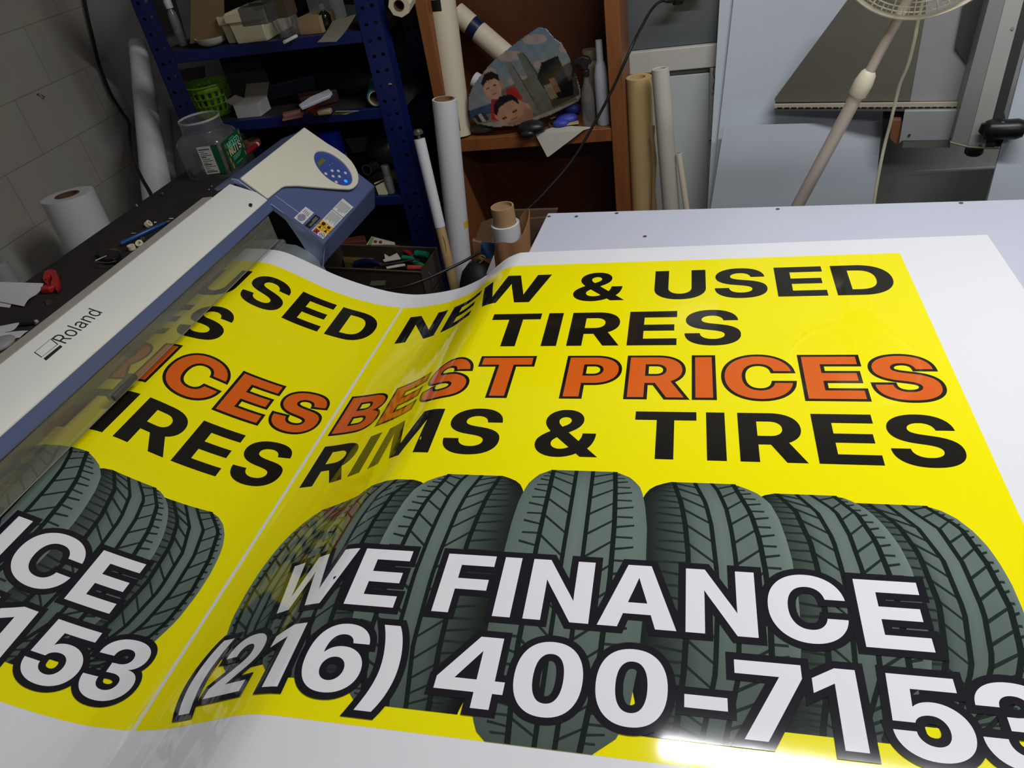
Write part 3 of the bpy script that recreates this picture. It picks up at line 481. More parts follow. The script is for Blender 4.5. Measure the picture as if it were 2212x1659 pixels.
for du in (0.0, -PITCHP):
    for k, lay in ((3, 2), (2, 4), (1, 6), (0, 8)):
        for mirror in ((False, True) if k else (False,)):
            tyre(k, mirror, du, lay)
    # --- lettering
    def emit(T, layer, ink):
        for i, t in zip(list(LETTER), T):
            if max(p[0] for p in t) > UL: pr.poly(t, layer + 0.45 * (i % 2), ink)
    emit(line_tris('NEW & USED', 'b', -0.8826 + du, 1.6245, 0.1438, 0.15463 / 0.1438, 0.00473), 2, INK['black'])
    emit(line_tris('TIRES', 'b', -0.49997 + du, 1.4212, 0.1465, 0.15485 / 0.1465, 0.00419), 2, INK['black'])
    emit(line_tris('BEST PRICES', 'b', -0.90535 + du, 1.2286, 0.1442, 0.14685 / 0.1442, 0.0107, d=0.0076), 2, INK['black'])
    emit(line_tris('BEST PRICES', 'b', -0.90535 + du, 1.2286, 0.1442, 0.14685 / 0.1442, 0.0107), 3, INK['orange'])
    emit(line_tris('RIMS & TIRES', 'b', -0.90045 + du, 1.0396, 0.1416, 0.14823 / 0.1416, 0.00508), 2, INK['black'])
    emit(line_tris('WE FINANCE', 'b', -0.74863 + du, 0.6635, 0.1189, 0.12088 / 0.1189, 0.00504, d=0.0118), 10, INK['navy'])
    emit(line_tris('WE FINANCE', 'b', -0.74863 + du, 0.6635, 0.1189, 0.12088 / 0.1189, 0.00504), 11, INK['white'])
    for li, (ch, x) in enumerate((('(', -0.852), ('2', -0.7905), ('1', -0.6760), ('6', -0.5928), (')', -0.4804), ('4', -0.3687), ('0', -0.2505), ('0', -0.1288), ('-', -0.0032), ('7', 0.0664), ('1', 0.1702), ('5', 0.2622), ('3', 0.3678))):
        sx = 1.09; k = 0.1163 / 1490
        x -= min(p[0] for c in GLYPHS['b' + ch][1] for p in c) * k * sx
        emit(line_tris(ch, 'b', x + du, 0.5084, 0.1163, sx, d=0.0115), 10 + 0.45 * (li % 2), INK['navy'])
        emit(line_tris(ch, 'b', x + du, 0.5084, 0.1163, sx), 11, INK['white'])
bm = pr.bm
for k in range(97):
    u = -0.40 - 0.0125 * k
    if u < UL: break
    g = [f for f in bm.faces if min(v.co.x for v in f.verts) < u - 1e-6 and max(v.co.x for v in f.verts) > u + 1e-6]
    if g:
        es = {e for f in g for e in f.edges}; vsx = {v for f in g for v in f.verts}
        bmesh.ops.bisect_plane(bm, geom=list(vsx) + list(es) + g, dist=1e-7, plane_co=(u, 0, 0), plane_no=(1, 0, 0))
VL = [0.33 + 0.0486 * k for k in range(33) if 0.33 + 0.0486 * k < 1.90]
for v in VL:
    g = [f for f in bm.faces if min(q.co.y for q in f.verts) < v - 1e-6 and max(q.co.y for q in f.verts) > v + 1e-6 and min(q.co.x for q in f.verts) < -0.40]
    es = {e for f in g for e in f.edges}; vsx = {q for f in g for q in f.verts}
    if g: bmesh.ops.bisect_plane(bm, geom=list(vsx) + list(es) + g, dist=1e-7, plane_co=(0, v, 0), plane_no=(0, 1, 0))
for q in bm.verts:
    u, v, lay = q.co
    p = S(u, v)
    if u < -0.38:
        n = (S(u + 0.002, v) - S(u - 0.002, v)).cross(V((0, 1, 0))).normalized()
    else: n = V((0, 0, 1))
    q.co = p + n * (lay * 0.00014)
# under side of the sheet, so that it has its real thickness
und = []
step = [UR] + [-0.40 - 0.0125 * k for k in range(97) if -0.40 - 0.0125 * k > UL] + [UL]
VL = [VBm] + VL + [VT]
for i in range(len(step) - 1):
    for j in range(len(VL) - 1) if i else ((0, len(VL) - 1),):
        c, d = (VL[j], VL[j + 1]) if i else (VBm, VT)
        f = bm.faces.new([bm.verts.new(S(x, y) - V((0, 0, 0.0008))) for x, y in ((step[i], c), (step[i + 1], c), (step[i + 1], d), (step[i], d))])
        for l in f.loops: l[pr.col] = INK['vinyl'] + (1,)
M_print = bpy.data.materials.new('gloss_vinyl_print'); M_print.use_nodes = True
nt = M_print.node_tree; b = nt.nodes['Principled BSDF']
at = nt.nodes.new('ShaderNodeAttribute'); at.attribute_name = 'ink'; nt.links.new(at.outputs['Color'], b.inputs['Base Color'])
b.inputs['Roughness'].default_value = 0.062; b.inputs['Specular IOR Level'].default_value = 0.5
tc = nt.nodes.new('ShaderNodeTexCoord'); n = nt.nodes.new('ShaderNodeTexNoise'); n.inputs['Scale'].default_value = 7; n.inputs['Detail'].default_value = 3
nt.links.new(tc.outputs['Object'], n.inputs['Vector'])
bp = nt.nodes.new('ShaderNodeBump'); bp.inputs['Strength'].default_value = 0.035; bp.inputs['Distance'].default_value = 0.006
nt.links.new(n.outputs['Fac'], bp.inputs['Height']); nt.links.new(bp.outputs['Normal'], b.inputs['Normal'])
org = V((0, 1.0, 0.75))
for q in bm.verts: q.co -= org
me = bpy.data.meshes.new('printed_banner'); bm.to_mesh(me); bm.free(); me.materials.append(M_print)
ban = bpy.data.objects.new('printed_banner', me); C.objects.link(ban); ban.location = org
ban['label'] = 'glossy yellow printed vinyl banner advertising tires, spread over the white table'; ban['category'] = 'banner'

# ------------------------------------------------------------------ flat plates cut to an outline, with holes
def plate(mb, outer, holes, n, th):
    """outer / holes: coplanar 3-D outlines; extruded by th along n"""
    n = V(n).normalized(); o = V(outer[0]); x, y, _ = frame(n)
    to2 = lambda p: ((V(p) - o).dot(x), (V(p) - o).dot(y))
    Cs = [[to2(p) for p in c] for c in [outer] + list(holes)]
    def ar(c): return sum(c[i - 1][0] * c[i][1] - c[i][0] * c[i - 1][1] for i in range(len(c)))
    Cs = [c if (ar(c) < 0) == (i == 0) else c[::-1] for i, c in enumerate(Cs)]
    pts = []; ed = []
    for c in Cs:
        k = len(pts); pts += [V(p) for p in c]; ed += [(k + i, k + (i + 1) % len(c)) for i in range(len(c))]
    r = geometry.delaunay_2d_cdt(pts, ed, [], 0, 1e-6)
    vv = [mb.bm.verts.new(o + x * p.x + y * p.y) for p in r[0]]
    F = []
    for f in r[2]:
        q = [r[0][i] for i in f]
        if _wind(Cs, sum(p.x for p in q) / 3, sum(p.y for p in q) / 3) > 0:
            ff = mb.bm.faces.new([vv[i] for i in f]); ff.material_index = mb.mi; F.append(ff)
    for v in vv:
        if not v.link_faces: mb.bm.verts.remove(v)
    e = bmesh.ops.extrude_face_region(mb.bm, geom=F)
    for v in e['geom']:
        if isinstance(v, bmesh.types.BMVert): v.co += n * th
    for v in e['geom']:
        if isinstance(v, bmesh.types.BMFace): v.material_index = mb.mi
    return mb
def text_plate(mb, text, key, o, ex, ey, h, sx=1.0, track=0.0, th=0.0003, cap=1490.0):
    """raised flat lettering: baseline start o, unit reading direction ex, unit up ey, cap height h"""
    ex, ey = V(ex).normalized(), V(ey).normalized(); n = ex.cross(ey)
    for t in line_tris(text, key, 0, 0, h, sx, track):
        mb.face([V(o) + ex * x + ey * y + n * th for x, y in t])
    return mb
def loft(mb, A, B, caps=True):
    a = [mb.bm.verts.new(V(p)) for p in A]; b = [mb.bm.verts.new(V(p)) for p in B]; n = len(a)
    for i in range(n): mb.bm.faces.new((a[i], a[(i + 1) % n], b[(i + 1) % n], b[i])).material_index = mb.mi
    if caps:
        mb.bm.faces.new(a[::-1]).material_index = mb.mi; mb.bm.faces.new(b).material_index = mb.mi
    return mb

# ------------------------------------------------------------------ wide format printer
PR = thing('wide_format_printer', 'white and blue wide format vinyl printer feeding out the yellow banner', 'printer', (-1.25, 0.6, 0))
M_cream = mat('printer_cream', (222, 218, 200), 0.45, var=0.03, scale=4)
M_white = mat('printer_white', (222, 221, 214), 0.42, var=0.02, scale=4)
M_pblue = mat('printer_blue', (88, 100, 142), 0.35, var=0.03, scale=6, metal=0.1)
M_pblue2 = mat('printer_blue_edge', (142, 158, 196), 0.28, metal=0.4, var=0.04)
M_greyp = mat('printer_grey', (166, 163, 154), 0.5)
M_greyd = mat('printer_grey_dark', (128, 124, 116), 0.5)
M_black = mat('black_plastic', (24, 24, 26), 0.45)
M_ink = mat('label_black', (38, 38, 42), 0.5)
def PX(x, y, z): return V((x + 0.042 * (y - 1.4), y, z))
Y0, Y1 = -0.55, 1.735
def bar(name, sec, y0, y1, m, parent=PR, **k):
    return obj(name, loft(MB(), [PX(x, y0, z) for x, z in sec], [PX(x, y1, z) for x, z in sec]), m, parent, smooth=25, **k)
cover = bar('front_cover', [(-1.248, 1.085), (-1.176, 1.056), (-1.153, 1.034), (-1.153, 1.024), (-1.205, 1.02), (-1.25, 1.05)], Y0, Y1, M_white)
bar('cover_trim', [(-1.153, 1.033), (-1.147, 1.000), (-1.155, 0.994), (-1.205, 1.0), (-1.205, 1.028)], Y0, Y1 + 0.018, M_pblue, bevel=0.003)
bar('rear_lip', [(-1.249, 1.060), (-1.249, 1.035), (-1.322, 1.030), (-1.322, 1.046)], Y0, Y1 + 0.005, M_greyd)
bar('rear_lip', [(-1.322, 1.050), (-1.322, 1.030), (-1.353, 1.030), (-1.353, 1.049)], Y0, Y1 + 0.005, M_greyp)
bar('platen', [(-1.34, 0.9035), (-1.16, 0.9035), (-1.155, 0.899), (-1.155, 0.86), (-1.34, 0.86)], Y0, Y1 + 0.02, mat('platen_grey', (120, 120, 118), 0.4, metal=0.3))
bar('body', [(-1.345, 0.90), (-1.20, 0.858), (-1.17, 0.80), (-1.25, 0.72), (-1.345, 0.72)], Y0, Y1, mat('printer_body_grey', (90, 92, 100), 0.5))
bar('carriage_housing', [(-1.235, 1.02), (-1.225, 0.926), (-1.245, 0.926), (-1.33, 0.935), (-1.33, 1.02)], Y0, Y1 + 0.01, mat('housing_grey', (96, 94, 84), 0.22, metal=0.55))
ap = MB()
prof = [(-1.158, 0.9000), (-1.12, 0.893), (-1.085, 0.872), (-1.060, 0.838), (-1.050, 0.80)]
ap.sheet(lambda i, j: PX(*[(prof[int(min(i * 4, 3))][k] + (prof[int(min(i * 4, 3)) + 1][k] - prof[int(min(i * 4, 3))][k]) * (i * 4 - int(min(i * 4, 3)))) for k in (0,)], 0.0 + j * 0, 0) * 0 + PX(prof[int(min(i * 4, 3))][0] + (prof[int(min(i * 4, 3)) + 1][0] - prof[int(min(i * 4, 3))][0]) * (i * 4 - int(min(i * 4, 3))), 1.60 + j * 0.145, prof[int(min(i * 4, 3))][1] + (prof[int(min(i * 4, 3)) + 1][1] - prof[int(min(i * 4, 3))][1]) * (i * 4 - int(min(i * 4, 3))) - 0.006), 8, 1, 0.002)
obj('media_apron', ap, mat('apron_silver', (150, 156, 158), 0.35, metal=0.5), PR, smooth=60)
G = MB(); G.prism([PX(-1.143, Y0, 0.9265), PX(-1.143, 1.702, 0.9265), PX(-1.149, 1.706, 0.9975), PX(-1.149, Y0, 0.9975)], (0.003, 0, 0.0006))
obj('clear_front_cover', G, glassy('smoked_acrylic', (206, 206, 196), 0.95, 0.06, 0.10, 0.5), PR, label='clear smoked acrylic cover strip')
g2 = MB(); g2.cyl(PX(-1.1405, Y0, 0.9262), PX(-1.1405, 1.702, 0.9262), 0.0012, seg=6); obj('cover_edge', g2, M_greyd, PR)
a, b2 = AZ(291, 816, 0.929), AZ(243, 866, 0.929)
dv = (b2 - a).normalized(); sd = V((dv.y, -dv.x, 0)); 
k = MB(); k.prism([a - sd * 0.010, b2 - sd * 0.010, b2 + sd * 0.010, a + sd * 0.010], (0, 0, 0.013)); obj('cover_handle', k, mat('handle_grey', (74, 74, 74), 0.45), PR, bevel=0.002)
# lettering on the cover
tp = PX(-1.248, 1.4, 1.085); tq = PX(-1.176, 1.4, 1.056); tn = (PX(-1.248, 0.4, 1.085) - tp).cross(tq - tp).normalized()
if tn.z < 0: tn = -tn
def TPp(px, py): return AP(px, py, tp, tn)
r0, r1, ru = TPp(139.2, 744.8), TPp(221.5, 675.7), TPp(115.5, 729.5)
cap = (ru - r0).length; adv = sum(GLYPHS['r' + ch][0] for ch in 'Roland') * cap / 1490
ex = (r1 - r0).normalized(); ey = tn.cross(ex)
obj('lettering', text_plate(MB(), 'Roland', 'r', r0, ex, ey, cap, (r1 - r0).length / adv * 1.03), M_ink, cover)
lg = MB()
def quad(px): return [TPp(*p) + tn * 0.0003 for p in px]
o4 = quad([(73.2, 761.6), (110.3, 731.8), (126.0, 743.5), (89.5, 772.5)]); ctr = sum(o4, V()) / 4
i4 = [p + (ctr - p).normalized() * 0.0022 for p in o4]
for i in range(4): lg.face([o4[i], o4[(i + 1) % 4], i4[(i + 1) % 4], i4[i]])
lg.face(quad([(94.0, 774.5), (130.2, 745.4), (135.3, 749.0), (99.5, 779.2)]))
obj('emblem', lg, M_ink, cover)
pp = TPp(380 + 1115 / 6.9125, 360 + 562 / 6.9125)
hp = MB(); hp.cyl(pp - tn * 0.004, pp + tn * 0.0005, 0.0045, seg=16); obj('screw_hole', hp, M_black, cover)

# control head at the far end
TN, TF = AZ(512, 389, 1.092), AZ(655, 280, 1.092)
FN, FF = AZ(701, 526, 0.893), AZ(810, 401, 0.893)
BN, BF = AZ(694, 579, 0.816), AZ(811, 449, 0.816)
RN = AZ(463, 408, 1.062); RF = TF + (RN - TN)
yy = V((0, 0.045, 0))
sec_n = [RN, TN, FN, BN, BN + V((-0.16, 0, -0.03)), RN + V((0, 0, -0.28))]
sec_f = [RF, TF, FF, BF, BF + V((-0.16, 0, -0.03)), RF + V((0, 0, -0.28))]
obj('control_head', loft(MB(), [p + yy for p in sec_n], sec_f), M_pblue, PR, smooth=20, bevel=0.004)
recess = MB(); recess.prism([p + V((0, 0.040, 0)) + V((0.02 if i in (0, 5) else -0.01, 0, -0.012 if i < 3 else 0.01)) for i, p in enumerate(sec_n)], (0, 0.006, 0)); obj('head_inner_wall', recess, M_black, PR)
yn = TN.y
def NP(px, py): return AY(px, py, yn)
pl_out = [NP(463, 408), NP(500, 387), NP(512, 388.5), NP(701, 526), NP(698, 580), NP(688, 580.5), NP(676.6, 566.9), NP(648, 520), NP(617.3, 475.7), NP(600, 462), NP(560, 434), NP(508, 397), NP(470, 413)]
obj('side_plate', plate(MB(), pl_out, [], (0, 1, 0), 0.003), M_pblue2, PR, smooth=20)
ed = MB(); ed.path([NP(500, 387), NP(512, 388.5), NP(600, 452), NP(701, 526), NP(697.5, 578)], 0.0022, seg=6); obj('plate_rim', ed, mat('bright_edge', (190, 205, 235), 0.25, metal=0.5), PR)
# top skin: a strip of the blue head between plate and body
sk = MB(); sk.prism([TN, FN, FN + yy, TN + yy], (-0.0012, 0, -0.0012)); sk.prism([RN, TN, TN + yy, RN + yy], (0, 0, -0.0015)); sk.prism([FN, BN, BN + yy, FN + yy], (-0.0015, 0, 0)); obj('head_skin', sk, M_pblue, PR)
hn = (TF - TN).cross(FN - TN).normalized()
if hn.z < 0: hn = -hn
def HP(px, py, up=0.0): return AP(px, py, TN + hn * up, hn)
fh = 9.217
def hz(L, up=0.0): return [HP(620 + x / fh, 270 + y / fh, up) for x, y in L]
outer = [HP(517, 388.5)] + hz([(320, 80)]) + hz([(780, 400), (980, 520), (1150, 640), (1260, 750), (1340, 870), (1390, 980), (1410, 1080), (1400, 1170), (1370, 1230), (1310, 1285), (1230, 1310), (1000, 1300), (600, 1270), (200, 1238), (0, 1243)]) + [HP(614, 405.5), HP(607, 408.5), HP(601, 413.5), HP(589, 423), HP(577, 433)]
cx, cy = 717.9, 367.0
def ell(a, b, n=40, dx=0, dy=0):
    th = math.radians(40.5); R = []
    for i in range(n):
        q = 2 * PI * i / n; x, y = a * math.cos(q), b * math.sin(q)
        R.append((cx + dx + x * math.cos(th) - y * math.sin(th), cy + dy + x * math.sin(th) + y * math.cos(th)))
    return R
panel = obj('control_panel', plate(MB(), outer, [[HP(*p) for p in ell(50, 24.5)]], hn, 0.009), M_cream, PR, smooth=30, bevel=0.003)
scr = obj('display_face', plate(MB(), [HP(*p, 0.001) for p in ell(51, 25.5)], [], hn, 0.0015), mat('panel_blue', (62, 82, 150), 0.3), panel)
lcd = MB(); lcd.prism([HP(*p, 0.0026) for p in ((696.5, 341.5), (704, 346.5), (689.5, 360.5), (684.5, 352.5))], hn * 0.0008); obj('display', lcd, mat('lcd_olive', (110, 116, 40), 0.25), panel)
for x, y in ((895, 915), (1020, 920), (1160, 960), (915, 1025), (1040, 1030), (770, 975), (978, 1140)):
    p = HP(620 + x / fh, 270 + y / fh, 0.0025); bt = MB(); bt.lathe([(0.0052, 0), (0.0052, 0.0015), (0.0042, 0.0024)], p, hn, 16); obj('button', bt, mat('button_white', (214, 210, 205), 0.4), panel)
p = HP(620 + 1168 / fh, 270 + 1120 / fh, 0.0025); bt = MB(); bt.lathe([(0.0055, 0), (0.0055, 0.0018), (0.004, 0.0026)], p, hn, 16)
obj('button', bt, mat('blue_lamp', (20, 120, 255), 0.4, emit=1.6, var=0), panel, label='lit blue button')
for x, y in ((850, 797), (905, 770)):
    p = HP(620 + x / fh, 270 + y / fh, 0.0025); bt = MB(); bt.cyl(p, p + hn * 0.0008, 0.0016, seg=8); obj('indicator', bt, mat('pale_green', (150, 190, 170), 0.4), panel)
# stickers on the head
def sticker(name, px, m, th=0.0005, up=0.0004):
    k = MB(); k.prism([HP(*p, up) for p in px], hn * th); return obj(name, k, m, PR)
M_stk = mat('sticker_white', (205, 205, 205), 0.5)
def inq(px, u, v):
    a, b, c, d = [V(p) for p in px]
    return tuple((a * (1 - u) + b * u) * (1 - v) + (d * (1 - u) + c * u) * v)
q1 = [(660, 446.5), (678.3, 459.8), (653.4, 484.7), (634.6, 470.7)]
s1 = sticker('sticker', q1, M_stk)
g = MB()
for i in range(9):
    for j in range(7):
        if (i + 0.5 - 4.5) ** 2 / 20 + (j + 0.5 - 3.5) ** 2 / 13 < 1.05:
            u0, v0 = 0.12 + i * 0.082, 0.45 + j * 0.07
            g.face([HP(*inq(q1, u0 + du, v0 + dv), 0.0011) for du, dv in ((0, 0), (0.066, 0), (0.066, 0.055), (0, 0.055))])
obj('printed_pattern', g, mat('sticker_purple', (84, 62, 132), 0.5), s1)
g = MB()
for i in range(4):
    u0 = 0.20 + i * 0.17
    g.face([HP(*inq(q1, u0 + du, 0.12 + dv + i * 0.02), 0.0011) for du, dv in ((0, 0), (0.05, 0), (0.05, 0.25), (0, 0.25))])
obj('printed_lines', g, M_ink, s1)
q2 = [(681.6, 463.4), (692.5, 470.7), (669.3, 493.8), (658.5, 487.3)]
s2 = sticker('sticker', q2, mat('sticker_black', (18, 18, 22), 0.5))
g = MB()
for v0 in (0.3, 0.5, 0.7):
    g.face([HP(*inq(q2, v0 + du, 0.1 + dv), 0.0011) for du, dv in ((0, 0), (0.08, 0), (0.08, 0.75 if v0 > .35 else 0.4), (0, 0.75 if v0 > .35 else 0.4))])
obj('printed_lines', g, mat('sticker_grey_text', (150, 150, 150), 0.5), s2)
q3 = [(740.1, 428.8), (763.2, 447.6), (697.6, 516.4), (672.6, 498.4)]
s3 = sticker('sticker', q3, M_stk)
g = MB()
for i in range(11):
    u0 = 0.08 + i * 0.08
    for va, vb in ((0.05, 0.30), (0.36, 0.62)):
        L = vb - va - random.random() * 0.09
        g.face([HP(*inq(q3, u0 + du, va + dv), 0.0011) for du, dv in ((0, 0), (0.03, 0), (0.03, L), (0, L))])
g.face([HP(*inq(q3, u, v), 0.0011) for u, v in ((0.0, 0.325), (1, 0.325), (1, 0.337), (0, 0.337))])
obj('printed_lines', g, mat('sticker_text', (92, 92, 94), 0.5), s3)
g = MB(); g.face([HP(*inq(q3, u, v), 0.0011) for u, v in ((0, 0.655), (1, 0.655), (1, 0.875), (0, 0.875))]); obj('yellow_panel', g, mat('sticker_yellow', (222, 172, 30), 0.5), s3)
g = MB()
def dot(u, v, ru, rv, n=3, a0=0.0): g.face([HP(*inq(q3, u + ru * math.cos(a0 + 2 * PI * k / n), v + rv * math.sin(a0 + 2 * PI * k / n)), 0.0016) for k in range(n)])
for u, v in ((0.25, 0.82), (0.75, 0.82)): dot(u, v, 0.13, 0.05, 3, -PI / 2)
dot(0.28, 0.71, 0.16, 0.045, 6); dot(0.74, 0.71, 0.14, 0.04, 5)
for u0, v0, u1, v1 in ((0.49, 0.655, 0.51, 0.875), (0, 0.76, 1, 0.768)): g.face([HP(*inq(q3, u, v), 0.0016) for u, v in ((u0, v0), (u1, v0), (u1, v1), (u0, v1))])
for a, b in (((0.12, 0.89), (0.40, 0.985)), ((0.40, 0.89), (0.12, 0.985))):
    g.face([HP(*inq(q3, a[0], a[1]), 0.002), HP(*inq(q3, a[0] + 0.07, a[1]), 0.002), HP(*inq(q3, b[0] + 0.04, b[1]), 0.002), HP(*inq(q3, b[0] - 0.03, b[1]), 0.002)])
obj('warning_symbols', g, mat('symbol_black', (26, 20, 14), 0.5), s3)
g = MB(); g.face([HP(*inq(q3, u, v), 0.0012) for u, v in ((0.07, 0.885), (0.45, 0.885), (0.45, 0.99), (0.07, 0.99))]); obj('red_panel', g, mat('sticker_red', (190, 66, 48), 0.5), s3)
g = MB()
for k in range(24):
    a, b = 2 * PI * k / 24, 2 * PI * (k + 1) / 24
    g.face([HP(*inq(q3, 0.75 + r * 0.2 * math.cos(q), 0.937 + r * 0.048 * math.sin(q)), 0.0012) for r, q in ((1, a), (1, b), (0.8, b), (0.8, a))])
g.face([HP(*inq(q3, u, v), 0.0012) for u, v in ((0.66, 0.925), (0.86, 0.93), (0.84, 0.95), (0.64, 0.945))])
obj('prohibition_ring', g, M_ink, s3)
p = HP(692, 572) ; p = NP(690.5, 571); sc = MB(); sc.cyl(p + V((0, -0.004, 0)), p, 0.004, seg=12); obj('screw', sc, mat('steel', (170, 172, 175), 0.3, metal=0.9), PR)
for px in ((457.5, 402.5), (451.5, 410)):
    p = AZ(*px, 1.05); sc = MB(); sc.ball(p, 0.003, seg=8); obj('screw', sc, MATS['steel'], PR)
# stand
for y in (0.0, 1.55):
    k = MB(); k.box(-1.34, -1.26, y, y + 0.08, 0.05, 0.73); k.box(-1.55, -1.05, y, y + 0.08, 0.0, 0.05); obj('stand_leg', k, mat('stand_black', (40, 40, 44), 0.5), PR)

# ------------------------------------------------------------------ dark bench behind the printer, and what lies on it
ZB = 0.955
bench = thing('workbench', 'long black topped bench between the printer and the block wall', 'bench', (-1.55, 1.8, 0))
b0, b1 = AZ(42.5, 617.6, ZB), AZ(375, 387.5, ZB)
bd = (b1 - b0).normalized()
pA = b0 + bd * ((1.20 - b0.y) / bd.y); pB = b0 + bd * ((2.30 - b0.y) / bd.y)
obj('bench_top', MB().prism([pA, pB, V((-1.33 + 0.03, 2.30, ZB)), V((-1.364, 1.20, ZB))], (0, 0, -0.04)), mat('worn_black_top', (48, 44, 42), 0.8, var=0.18, scale=14, spec=0.25), bench)
for y in (1.35, 2.2): obj('leg', MB().box(-1.70, -1.65, y, y + 0.05, 0, ZB - 0.04), M_leg, bench); obj('leg', MB().box(-1.46, -1.41, y, y + 0.05, 0, ZB - 0.04), M_leg, bench)
desk = thing('desk', 'tan wooden desk strewn with papers at the left edge', 'desk', (-1.62, 0.6, 0))
M_tan = mat('tan_board', (176, 140, 100), 0.6, stretch=(8, 1, 8), var=0.1)
obj('desk_top', MB().box(-1.95, -1.46, -0.2, 1.185, ZB - 0.03, ZB), M_tan, desk, bevel=0.003)
for x in (-1.9, -1.52):
    for y in (-0.15, 1.1): obj('leg', MB().box(x, x + 0.04, y, y + 0.04, 0, ZB - 0.03), M_leg, desk)
M_paper = mat('white_paper', (214, 210, 214), 0.8, var=0.02)
def paper(name, px, z, label, lift=0.0, m=None, cat='paper', curl=None, th=0.0006, group=None):
    P = [AZ(x, y, z) for x, y in px]
    k = MB()
    def fn(i, j):
        p = (P[0] * (1 - i) + P[1] * i) * (1 - j) + (P[3] * (1 - i) + P[2] * i) * j
        if curl: p = p + V((0, 0, curl(i, j)))
        return p
    k.sheet(fn, 10, 10, th)
    return single(name, k, m or M_paper, label, cat, group, smooth=60)
paper('paper_sheet', [(-60, 640), (-10, 617), (96, 614), (52, 662)], ZB + 0.004, 'curled white paper sheet on the black bench beside the red tool', curl=lambda i, j: 0.012 * i * (1 - j) + 0.004 * math.sin(7 * i) * j)
paper('paper_sheet', [(-60, 655), (-10, 630), (40, 625), (21, 665)], ZB + 0.001, 'white paper peeking out below the curled sheet on the bench')
paper('paper_sheet', [(-60, 738), (-5, 703), (48, 699), (16, 717)], ZB + 0.003, 'large white paper at the back of the tan desk', curl=lambda i, j: 0.003 * math.sin(5 * i + 3 * j))
paper('paper_sheet', [(-60, 788), (5, 719), (64, 719), (-6, 754)], ZB + 0.008, 'crumpled white paper in the middle of the tan desk', curl=lambda i, j: 0.006 * abs(math.sin(6 * i + 2 * j)))
k = MB(); k.ball(AZ(2, 742, ZB + 0.012) , (0.030, 0.034, 0.011)); single('grey_disc', k, mat('disc_grey', (150, 150, 152), 0.5), 'grey rounded disc on the papers of the tan desk at the left edge', 'disc', smooth=60)
# red cutter
M_red = mat('red_plastic', (176, 34, 36), 0.4)
rc = thing('safety_cutter', 'red plastic safety cutter lying on the black bench', 'cutter', AZ(115, 620, ZB))
def z5(L, z): return [AZ(x / 5.53, 560 + y / 5.53, z) for x, y in L]
obj('body', plate(MB(), z5([(565, 195), (640, 175), (700, 190), (735, 290), (730, 360), (700, 415), (685, 370), (610, 410), (515, 418), (520, 395), (600, 350), (540, 290)], ZB + 0.001), [z5([(600, 265), (625, 248), (648, 262), (650, 300), (632, 350), (640, 372), (580, 378), (604, 330)], ZB + 0.001)], (0, 0, 1), 0.016), M_red, rc, bevel=0.003)
obj('blade_guard', plate(MB(), z5([(604, 270), (625, 255), (644, 268), (640, 330), (630, 362), (592, 370), (608, 330)], ZB + 0.001), [], (0, 0, 1), 0.006), mat('dark_red', (88, 26, 28), 0.5), rc)
single('scrap', plate(MB(), z5([(540, 505), (585, 495), (640, 515), (560, 560)], ZB), [], (0, 0, 1), 0.004), mat('scrap_grey', (58, 56, 50), 0.6), 'grey scrap of plastic on the bench below the red cutter', 'scrap')
kn = thing('craft_knife', 'black craft knife on the bench next to the tan desk', 'knife', AZ(70, 697, ZB))
a, b = AZ(45, 700, ZB + 0.006), AZ(75, 697, ZB + 0.006); k = MB(); k.cyl(a, b, 0.006, 0.005, seg=10); obj('handle', k, M_black, kn)
k = MB(); k.cyl(b, AZ(80, 694, ZB + 0.005), 0.005, seg=10); obj('collar', k, M_greyp, kn); 
# pen, rings, screws, binder clip
pen = thing('pen', 'translucent blue pen lying on the black bench', 'pen', AZ(310, 502, ZB))
a, b = AZ(260, 527, ZB + 0.008), AZ(362, 479, ZB + 0.008); k = MB(); k.lathe([(0.004, 0), (0.0062, 0.004), (0.0062, (b - a).length * 0.62), (0.005, (b - a).length * 0.9), (0.002, (b - a).length)], a, b - a, 14); obj('barrel', k, mat('blue_plastic', (38, 74, 140), 0.3), pen)
k = MB(); c0 = a + (b - a) * 0.98; k.cyl(c0, c0 + (b - a).normalized() * 0.012, 0.004, 0.002, seg=10); obj('tip', k, MATS['steel'], pen)
M_nyl = mat('nylon_cream', (222, 214, 180), 0.5)
for i, (px, py, lab, tilt) in enumerate(((320.5, 484, 'cream nylon bushing above the blue pen', (0.9, 0.2, 0.5)), (302, 527, 'cream nylon bushing below the blue pen with its hole showing', (0.3, -0.5, 0.9)), (284, 534, 'cream nylon bushing nearest the binder clip', (0.1, 0.0, 1)), (309, 516, 'small steel nut close under the blue pen', (0.2, -0.5, 0.9)))):
    rr = 0.0105 if i < 3 else 0.006; p = AZ(px, py, ZB + 0.008)
    k = MB(); d = V(tilt).normalized(); k.pipe(p - d * rr * 0.55, p + d * rr * 0.55, rr, rr * 0.45, 20); single('bushing' if i < 3 else 'nut', k, M_nyl if i < 3 else MATS['steel'], lab, 'bushing' if i < 3 else 'nut', smooth=40)
